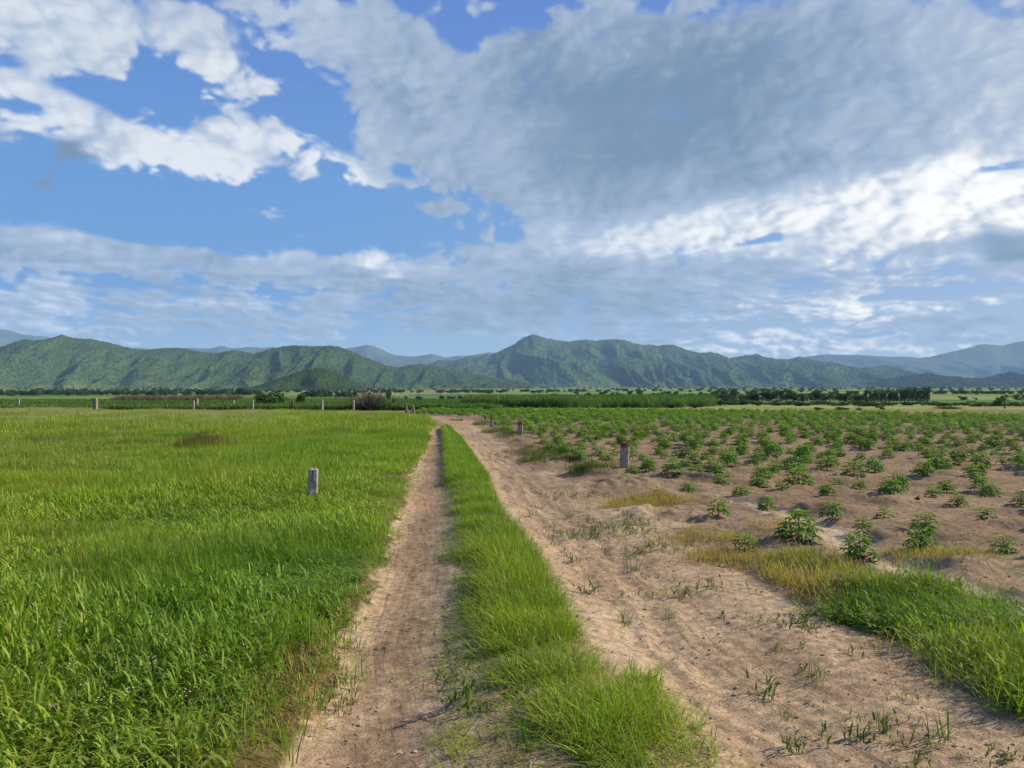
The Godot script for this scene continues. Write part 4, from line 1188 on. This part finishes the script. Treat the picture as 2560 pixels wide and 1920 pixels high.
func build_trees() -> void:
	for k in ["round", "loose", "tall", "bush", "dry", "palm"]: tree_proto(k)
	tree("bush", 665, 118, 964, 92, "dark round bush standing alone behind the fence posts")
	tree("round", 753, 140, 972, 30, "small cone-shaped bush-like tree right of the dark round bush")
	tree("dry", 924, 82, 961, 96, "leafless brown-grey bush at the end of the fence")
	tree("round", 972, 260, 968, 18, "small dark tree on a thin trunk just right of the dry bush")
	tree("palm", 982, 130, 984, 18, "thin spiky plant right of the dry bush")
	tree("bush", 1050, 300, 985, 22, "low rounded shrub alone in the green field behind the dry bush")
	tree("bush", 1124, 330, 986, 16, "small dark shrub alone in the field left of the far tree row")
	tree("bush", 1016, 320, 986, 10, "tiny shrub in the field just right of the small dark tree")
	for i in 9: tree(["round", "bush"][i % 2], 772 + i * 14 + rng.randf_range(-4, 4), 420 + rng.randf() * 40, 971 - rng.randf() * 4, rng.randf_range(16, 28), "dark tree in the row before the small front hill, %s from left" % nth(i), "trees before the small front hill")
	for i in 46: tree(["round", "loose", "bush"][i % 3], i * 14.2 + rng.randf_range(-6, 6), 520 + rng.randf() * 160, 977 - rng.randf() * 9 - (7 if i % 7 == 0 else 0), rng.randf_range(24, 56), "dark tree in the long row below the left hills, %s from left" % nth(i), "trees in the row below the left hills")
	for i in 12: tree(["bush", "round"][i % 2], 1112 + i * 19 + rng.randf_range(-6, 6), 330 + rng.randf() * 40, 989 - rng.randf() * 5, rng.randf_range(16, 30), "small dark tree in the low row left of centre, beyond the sugarcane, %s from left" % nth(i), "trees in the low row beyond the sugarcane")
	for i in 17: tree(["round", "loose", "bush"][i % 3], 1343 + i * 12.6 + rng.randf_range(-4, 4), 190 + rng.randf() * 30, 991 - rng.randf() * 13, rng.randf_range(32, 58), "dark green tree in the dense row right behind the sugarcane, %s from left" % nth(i), "trees in the dense row behind the sugarcane")
	tree("tall", 1443, 245, 972, 20, "taller tree rising above the dense row behind the sugarcane")
	tree("round", 1575, 620, 972, 18, "left of two round trees alone on the plain below the mountain")
	tree("round", 1599, 600, 972, 23, "right and larger of two round trees alone on the plain")
	tree("round", 1690, 520, 974, 18, "small round tree on the plain right of the two round ones")
	tree("round", 1680, 106, 1002, 62, "dark low spreading tree at the edge of the cassava field")
	tree("round", 1738, 108, 1003, 42, "dark low tree right beside the spreading one at the field edge")
	for i in 13: tree(["loose", "round"][i % 2], 1600 + i * 19 + rng.randf_range(-8, 8), 190 + rng.randf() * 60, 990 - rng.randf() * 13 - (8 if i in [7, 9, 10] else 0), rng.randf_range(36, 66), "green tree in the clump behind the two dark field-edge trees, %s from left" % nth(i), "trees behind the field-edge trees")
	for i in 26: tree(["bush", "loose", "round"][i % 3], 1765 + i * 16.5 + rng.randf_range(-7, 7), 135 + rng.randf() * 50, 1006 - rng.randf() * 14, rng.randf_range(34, 66), "shrubby tree in the hedge along the far side of the beige field, %s from left" % nth(i), "hedge along the beige field")
	for i in 20: tree(["loose", "round", "tall"][i % 3], 1800 + i * 18.5 + rng.randf_range(-6, 6), 230 + rng.randf() * 70, 984 - rng.randf() * 17, rng.randf_range(40, 70), "green tree in the belt left of the tall dark row, %s from left" % nth(i), "belt of trees left of the tall dark row")
	for i in 17: tree("tall", 2166 + i * 9.6, 260 + rng.randf() * 12, 976 - i * 0.5 - rng.randf() * 3.5, rng.randf_range(28, 38), "tall slender dark tree in the straight planted row at right, %s from left" % nth(i), "tall dark planted row")
	for i in 18: tree(["bush", "loose"][i % 2], 2190 + i * 22 + rng.randf_range(-8, 8), 130 + rng.randf() * 30, 1006 - rng.randf() * 7, rng.randf_range(40, 70), "low shrub in the dark hedge under the tall row, %s from left" % nth(i), "hedge under the tall row")
	tree("loose", 2512, 104, 985, 74, "large round dark tree near the right edge")
	tree("round", 2408, 320, 987, 26, "small round tree on the green plain left of the large dark one")
	tree("loose", 2437, 330, 993, 16, "pale small tree between two round trees on the right plain")
	tree("loose", 2556, 240, 984, 34, "tree cut by the right edge of the picture, behind the large dark one")
	tree("bush", 2051, 88, 1021, 32, "low dark bush at the end of the field, first from the left of four")
	tree("bush", 2110, 88, 1018, 46, "wide dark bush at the end of the field, second from the left of four")
	tree("palm", 2148, 88, 1014, 30, "spiky pale bush at the end of the field, third from the left of four")
	tree("loose", 2209, 88, 1009, 40, "tallest bush at the end of the field, fourth from the left of four")
	var y := tree("bush", 2371, 100, 1018, 66, "yellow-green mound of creepers before the hedge at right")
	var s := Shape.new()
	for k in 700: blade(s, Vector3(rng.randfn() * 0.23, rng.randf() * 0.5, rng.randfn() * 0.2), rng.randf() * TAU, 0.3, 0.9, 0.05, hue(Color(0.22, 0.22, 0.03), 0.25), 2)
	for c in y.get_children():
		if c.name == "crown":
			var m := s.mesh()
			m.surface_set_material(0, M.leaf)
			c.mesh = m

# ---------------------------------------------------------------- sugarcane and far crops
func build_crops() -> void:
	var cane := Shape.new()
	for k in 46: blade(cane, Vector3(rng.randfn() * 0.4, rng.randf() * 0.9, rng.randfn() * 0.4), rng.randf() * TAU, rng.randf_range(0.7, 1.3), rng.randf_range(0.15, 0.85), 0.05, hue(Color(0.11, 0.185, 0.046), 0.3), 3)
	var at: Array = []
	for i in 30000:
		var d := rng.randf_range(112.0, 205.0)
		var x := rng.randf_range(-0.06 * d, 0.26 * d)
		if x > 8.0 + (d - 112.0) * 0.8 + 14.0: continue
		if d < 132.0 and x < -2.0: continue
		if rng.randf() < ss(0.0, 26.0, x - (d - 112.0) * 0.8 + 6.0 + 16.0 * n_mid.get_noise_2d(x, d)): continue
		at.append([place(x, d, Vector3(1, rng.randf_range(0.7, 1.15) + 0.3 * n_mid.get_noise_2d(x * 1.5, d), 1)), Color(1, 1, 1) * rng.randf_range(0.8, 1.2)])
	scatter("sugarcane", cane.mesh(), M.leaf, at, self, "band of tall green sugarcane beyond the cassava field", "crop")
	var low: Array = []
	var brown: Array = []
	for i in 34000:
		var d := 82.0 + 250.0 * pow(rng.randf(), 1.4)
		var x := rng.randf_range(-0.75 * d - 5.0, -0.02 * d)
		var stripe := sin(d * 0.11 + x * 0.02 + n_mid.get_noise_2d(x * 0.5, d * 0.5) * 2.0)
		var px := 1280.0 + x / d * FOCAL
		if d > 205.0 and d < 232.0 and px > 290.0 and px < 600.0:
			brown.append([place(x, d, Vector3(1.3, 1.15, 1.3)), mixed(Vector3(1.55, 0.72, 1.9), Vector3(1.1, 0.6, 1.4), rng.randf())])
			continue
		if stripe < -0.2 and rng.randf() < 0.6: continue
		low.append([place(x, d, Vector3(1, rng.randf_range(0.3, 0.5), 1)), Color(0.8, 0.92, 0.85) * (rng.randf_range(0.7, 1.0) + 0.25 * stripe)])
	var leafy := cane.mesh()
	scatter("leafy_crop", leafy, M.leaf, low, self, "dark green low crop in strips behind the fence on the left", "crop")
	scatter("dry_cane", cane.mesh(), M.leaf, brown, self, "strip of dry brown cane behind the fence on the left", "crop")
	# scattered trees on the far plain, a soft mass
	var lumps: Array = []
	for k in 7: lumps.append([Vector3(rng.randf_range(-0.25, 0.25), rng.randf_range(0.15, 0.6), rng.randf_range(-0.35, 0.35)), rng.randf_range(0.2, 0.3)])
	var m := crown_mesh(lumps, 260, 0.11, Color(0.05, 0.088, 0.034))
	var far: Array = []
	for i in 5500:
		var d := 620.0 * pow(6.0, rng.randf())
		var x := rng.randf_range(-0.8, 0.8) * d
		var belt := n_big.get_noise_2d(x * 0.05, d * 0.28 + 700.0) + ss(1200.0, 3000.0, d) * 0.12
		if belt < 0.27 and rng.randf() > 0.02: continue
		var s := rng.randf_range(3.0, 6.0) * (1.0 + d * 0.00018)
		far.append([place(x, d, Vector3(s * 1.2, s, s * 1.2), 0.3), Color(1, 1, 1) * rng.randf_range(0.75, 1.25)])
	scatter("distant_trees", m, M.leaf, far, self, "scattered trees and hedges far out on the plain", "trees")

# ---------------------------------------------------------------- hills
func crown_blob() -> ArrayMesh:                       # one tree crown as seen from kilometres away
	var s := Shape.new()
	for j in 5:
		for i in 7:
			var a := TAU * i / 7.0 + j * 0.4
			var b := PI * (j + 0.35) / 4.7
			var r := 0.5 * rng.randf_range(0.75, 1.15)
			var k := rng.randf_range(0.85, 1.15)
			s.add(Vector3(cos(a) * sin(b) * r, cos(b) * r * 1.1 + 0.3, sin(a) * sin(b) * r), Color(k, k, k))
	for j in 4:
		for i in 7:
			var a := j * 7 + i
			var b := j * 7 + (i + 1) % 7
			s.tri(a, a + 7, b); s.tri(b, a + 7, b + 7)
	var top := s.add(Vector3(0, 0.86, 0), Color(1, 1, 1))
	for i in 7: s.tri(i, (i + 1) % 7, top)
	return s.mesh()

func range_of_hills(called: String, label: String, far: float, front: float, line: Array, seed_: int, cols: int, lines: int, spurs: float, col: Color, trees: int, tree_size: float) -> void:
	var noise := FastNoiseLite.new()
	noise.seed = seed_
	noise.frequency = 1.0
	noise.fractal_octaves = 3
	var bump := FastNoiseLite.new()
	bump.seed = seed_ + 1
	bump.frequency = 1.0
	bump.fractal_octaves = 4
	var s := Shape.new()
	var x0: float = line[0][0]
	var x1: float = line[line.size() - 1][0]
	var back := int(lines * 0.35)
	for j in lines + back + 1:
		var t := float(j) / lines
		for i in cols + 1:
			var px := lerpf(x0, x1, float(i) / cols)
			var u := px / FOCAL * spurs
			var deep := far * (1.0 + 0.05 * noise.get_noise_2d(u * 0.4, 3.0))
			# spurs run down from the crest, gullies between them
			var tt := minf(t, 1.0)
			var bend := (1.0 - tt) * (0.55 * noise.get_noise_2d(u * 0.35, 11.0) + 0.12)
			var spur := 1.0 - absf(noise.get_noise_2d(u * 1.15 + bend * 2.0, tt * 0.55)) * 2.2
			var small := 1.0 - absf(noise.get_noise_2d(u * 3.1 + bend * 5.0 + 40.0, tt * 1.1)) * 2.0
			var e := 1.6 - 0.62 * spur - 0.14 * small
			var run := deep - front * (1.0 - t) * (1.0 + 0.18 * spur)
			# the crest as it stands against the sky, a little ragged
			var py := lerp_table(line, px)
			var crest := (960.0 - py) / FOCAL * deep + EYE
			var foot := lerp_table(FALL, run) - 4.0
			var y := 0.0
			if t <= 1.0:
				y = foot + (crest - foot) * pow(tt, maxf(e, 0.45))
				y += (crest - foot) * 0.035 * bump.get_noise_2d(u * 9.0, t * 6.0) * sin(PI * tt)
			else:
				y = foot + (crest - foot) * (1.0 - pow((t - 1.0) / 0.4, 1.3) * 0.9)
			y += far * 0.0009 * bump.get_noise_2d(px * 0.11, t * 22.0)
			var shade := 1.0 + 0.30 * bump.get_noise_2d(u * 5.0 + 9.0, t * 5.0) + 0.22 * bump.get_noise_2d(px * 0.23, t * 40.0)
			var c := Color(col.r * shade, col.g * shade, col.b * shade)
			var open := ss(0.22, 0.04, tt) * ss(-0.1, 0.3, bump.get_noise_2d(u * 3.0 + 77.0, t * 9.0))
			c = c.lerp(Color(0.10, 0.135, 0.045), open * 0.7)
			s.add(Vector3((px - 1280.0) / FOCAL * run * lerpf(deep / run, 1.0, 0.5), y, -run), c)
	var w := cols + 1
	for j in lines + back:
		for i in cols:
			var a := j * w + i
			s.tri(a, a + w, a + 1); s.tri(a + 1, a + w, a + w + 1)
	s.smooth()
	var o := part(called, s.mesh(), M.forest, self)
	tag(o, label, "hill", "", "structure")
	if trees == 0: return
	var at: Array = []
	for i in trees:
		var j := rng.randi_range(1, lines + 1)
		var k := rng.randi_range(0, cols - 1)
		var id := j * w + k
		var fx := rng.randf()
		var fy := rng.randf()
		var p := s.v[id].lerp(s.v[id + 1], fx).lerp(s.v[id + w], fy * 0.5)
		if j < lines * 0.16 and rng.randf() < 0.6: continue
		var z := tree_size * rng.randf_range(0.6, 1.35)
		var c := s.c[id] * rng.randf_range(0.8, 1.2)
		c.r *= rng.randf_range(0.9, 1.18)
		at.append([Transform3D(Basis(Vector3.UP, rng.randf() * TAU).scaled_local(Vector3(z, z * rng.randf_range(0.55, 0.9), z)), p - Vector3(0, z * 0.42, 0)), c])
	scatter(called.replace("hill", "hill_forest").replace("mountain", "mountain_forest"), crown_blob(), M.forest, at, self, "forest covering the " + label, "forest")

const RIDGE_LEFT := [[-420, 900], [-250, 878], [-120, 880], [0, 869], [29, 858], [58, 849], [93, 851], [130, 845], [156, 836], [171, 843], [203, 847], [231, 848], [260, 854], [304, 865], [338, 874], [370, 875.5], [411, 870], [451, 870], [486, 877], [521, 883], [544, 883], [567, 878], [590, 877], [616, 881], [638, 884], [667, 875], [701, 868], [730, 864], [762, 864], [785, 866], [826, 864.5], [849, 868], [878, 878], [912, 893], [947, 907], [965, 914.5], [999, 919], [1028, 912.5], [1054, 910], [1075, 914.5], [1106, 922], [1150, 930], [1200, 938], [1260, 948], [1330, 960]]
const RIDGE_SMALL := [[620, 972], [646, 965], [687, 951], [724, 938], [759, 926], [791, 920.5], [814, 922], [840, 933], [866, 948], [889, 962], [910, 972]]
const RIDGE_MAIN := [[960, 950], [1020, 925], [1074, 910], [1098, 900], [1121, 901.5], [1144, 900], [1167, 891.4], [1190, 893], [1216, 887], [1229, 887], [1258, 874], [1287, 859.5], [1307, 845], [1329, 836.4], [1347, 839], [1365, 846.5], [1397, 851], [1426, 854], [1460, 849], [1489, 852], [1524, 848], [1559, 849.5], [1585, 858], [1605, 862.5], [1628, 861], [1643, 864.5], [1663, 861.5], [1686, 862.5], [1721, 875.5], [1750, 882.7], [1773, 880], [1796, 884], [1822, 896], [1862, 889], [1893, 885], [1910, 892], [1937, 897], [1972, 898.5], [1999, 891.7], [2023, 898.5], [2061, 905], [2092, 907], [2116, 914], [2144, 919], [2175, 919], [2195, 916], [2216, 912], [2236, 919], [2254, 929.5], [2271, 939], [2310, 952], [2360, 962]]
const RIDGE_SPUR := [[1060, 958], [1130, 930], [1180, 915], [1230, 912], [1290, 922], [1350, 932], [1420, 926], [1480, 905], [1540, 893], [1580, 892], [1630, 905], [1700, 925], [1780, 938], [1860, 944], [1950, 950], [2060, 958]]
const RIDGE_FAR_LEFT := [[-500, 850], [-250, 826], [0, 822], [32, 828], [58, 836], [81, 839], [116, 841], [150, 850], [240, 862], [327, 870], [359, 870], [376, 872.6], [457, 870], [486, 870], [521, 872], [556, 865], [579, 871], [631, 867], [652, 870], [681, 867], [700, 870], [780, 878], [863, 871], [889, 868], [918, 861], [941, 867], [962, 877], [985, 887], [1022, 891.4], [1051, 890], [1080, 884], [1103, 891], [1115, 894], [1150, 888.5], [1164, 890], [1193, 885.6], [1222, 881], [1260, 884], [1400, 905], [1600, 935]]
const RIDGE_FAR_RIGHT := [[1900, 915], [1980, 900], [2013, 891.7], [2054, 886.5], [2092, 887], [2144, 887], [2178, 889], [2219, 891.7], [2264, 891.7], [2298, 895], [2326, 891.7], [2384, 878], [2425, 869], [2449, 861], [2473, 861], [2508, 864], [2532, 857], [2560, 852], [2680, 838], [2800, 850], [3000, 880], [3200, 920]]
const RIDGE_LOW_RIGHT := [[2120, 966], [2171, 958.7], [2212, 950], [2247, 945], [2281, 938.8], [2315, 933], [2339.5, 938.8], [2384, 943], [2418.6, 946.7], [2453, 948], [2473.5, 943], [2497.6, 936], [2528.5, 931], [2549, 936], [2560, 939.8], [2620, 930], [2720, 944], [2900, 962]]

func build_hills() -> void:
	range_of_hills("far_blue_mountains", "faint blue range far behind the left hills", 9000.0, 2000.0, RIDGE_FAR_LEFT, 21, 320, 34, 6.0, Color(0.06, 0.095, 0.065), 0, 0.0)
	range_of_hills("far_right_mountains", "pale blue range far off at the right edge", 8800.0, 2000.0, RIDGE_FAR_RIGHT, 22, 260, 34, 5.0, Color(0.06, 0.095, 0.065), 0, 0.0)
	range_of_hills("main_mountain", "long blue-green mountain with a pointed peak at the centre", 5200.0, 1500.0, RIDGE_MAIN, 23, 620, 110, 9.0, Color(0.046, 0.088, 0.034), 14000, 13.0)
	range_of_hills("mountain_spur", "lower ridge in front of the long mountain", 4300.0, 700.0, RIDGE_SPUR, 27, 380, 70, 10.0, Color(0.050, 0.092, 0.034), 8000, 12.0)
	range_of_hills("low_right_hill", "low dark hills before the pale range at right", 3600.0, 500.0, RIDGE_LOW_RIGHT, 24, 220, 44, 8.0, Color(0.030, 0.052, 0.022), 6000, 18.0)
	range_of_hills("left_hill", "wooded green hills along the left half of the horizon", 2900.0, 720.0, RIDGE_LEFT, 25, 820, 130, 10.0, Color(0.047, 0.084, 0.025), 60000, 6.5)
	range_of_hills("small_front_hill", "small dark cone-shaped hill in front of the left hills", 1500.0, 170.0, RIDGE_SMALL, 26, 160, 60, 8.0, Color(0.034, 0.066, 0.012), 7000, 5.5)

# ----------------------------------------------------------------
func _ready() -> void:
	rng.seed = 20240817
	for q in [[n_big, 1, 0.02, 3], [n_mid, 2, 0.06, 3], [n_fine, 3, 0.5, 3], [n_ridge, 4, 0.06, 2], [n_cloud, 5, 0.016, 5], [n_warp, 6, 0.01, 3], [n_puff, 7, 0.01, 1]]:
		var n: FastNoiseLite = q[0]
		n.noise_type = FastNoiseLite.TYPE_SIMPLEX_SMOOTH
		n.seed = q[1]; n.frequency = q[2]; n.fractal_octaves = q[3]
	n_puff.noise_type = FastNoiseLite.TYPE_CELLULAR
	n_puff.cellular_return_type = FastNoiseLite.RETURN_DISTANCE
	n_puff.fractal_type = FastNoiseLite.FRACTAL_NONE
	var cam := Camera3D.new()
	cam.name = "camera"
	cam.position = Vector3(0, EYE, 0)
	cam.fov = 2.0 * rad_to_deg(atan(960.0 / FOCAL))
	cam.near = 0.05
	cam.far = 60000.0
	add_child(cam)
	cam.current = true
	var env := Environment.new()
	env.background_mode = Environment.BG_SKY
	env.sky = make_sky()
	env.background_energy_multiplier = 0.6
	env.tonemap_mode = Environment.TONE_MAPPER_LINEAR
	env.tonemap_exposure = 1.68
	env.ssao_enabled = true
	env.ssil_enabled = true
	env.sdfgi_enabled = true
	env.fog_enabled = true
	env.fog_density = 0.00008
	env.fog_light_color = Color(0.64, 0.81, 1.0)
	var we := WorldEnvironment.new()
	we.name = "surroundings"
	we.environment = env
	add_child(we)
	var az := deg_to_rad(74.0)
	var el := deg_to_rad(34.0)
	SUN = Vector3(sin(az) * cos(el), sin(el), -cos(az) * cos(el))
	var sun := DirectionalLight3D.new()
	sun.name = "sun"
	sun.basis = Basis.looking_at(-SUN)
	sun.light_energy = 1.6
	sun.light_color = Color(1.0, 0.93, 0.82)
	sun.light_angular_distance = 2.0
	sun.shadow_enabled = true
	add_child(sun)

	make_materials()
	M.tuft = M.grass.duplicate()
	M.tuft.albedo_color = Color(0.075, 0.135, 0.026).linear_to_srgb()
	var t0 := Time.get_ticks_msec()
	for p in [[1860, 1262], [1990, 1300], [2110, 1358], [2250, 1430], [2420, 1500], [2640, 1590]]: wash.append(look(p[0], p[1]))
	build_ground()
	print("ground ", Time.get_ticks_msec() - t0)
	build_hills()
	print("hills ", Time.get_ticks_msec() - t0)
	build_crops()
	build_trees()
	print("trees ", Time.get_ticks_msec() - t0)
	build_posts()
	build_cassava()
	print("cassava ", Time.get_ticks_msec() - t0)
	build_meadow()
	build_strip()
	build_verges()
	build_tufts()
	print("grass ", Time.get_ticks_msec() - t0)
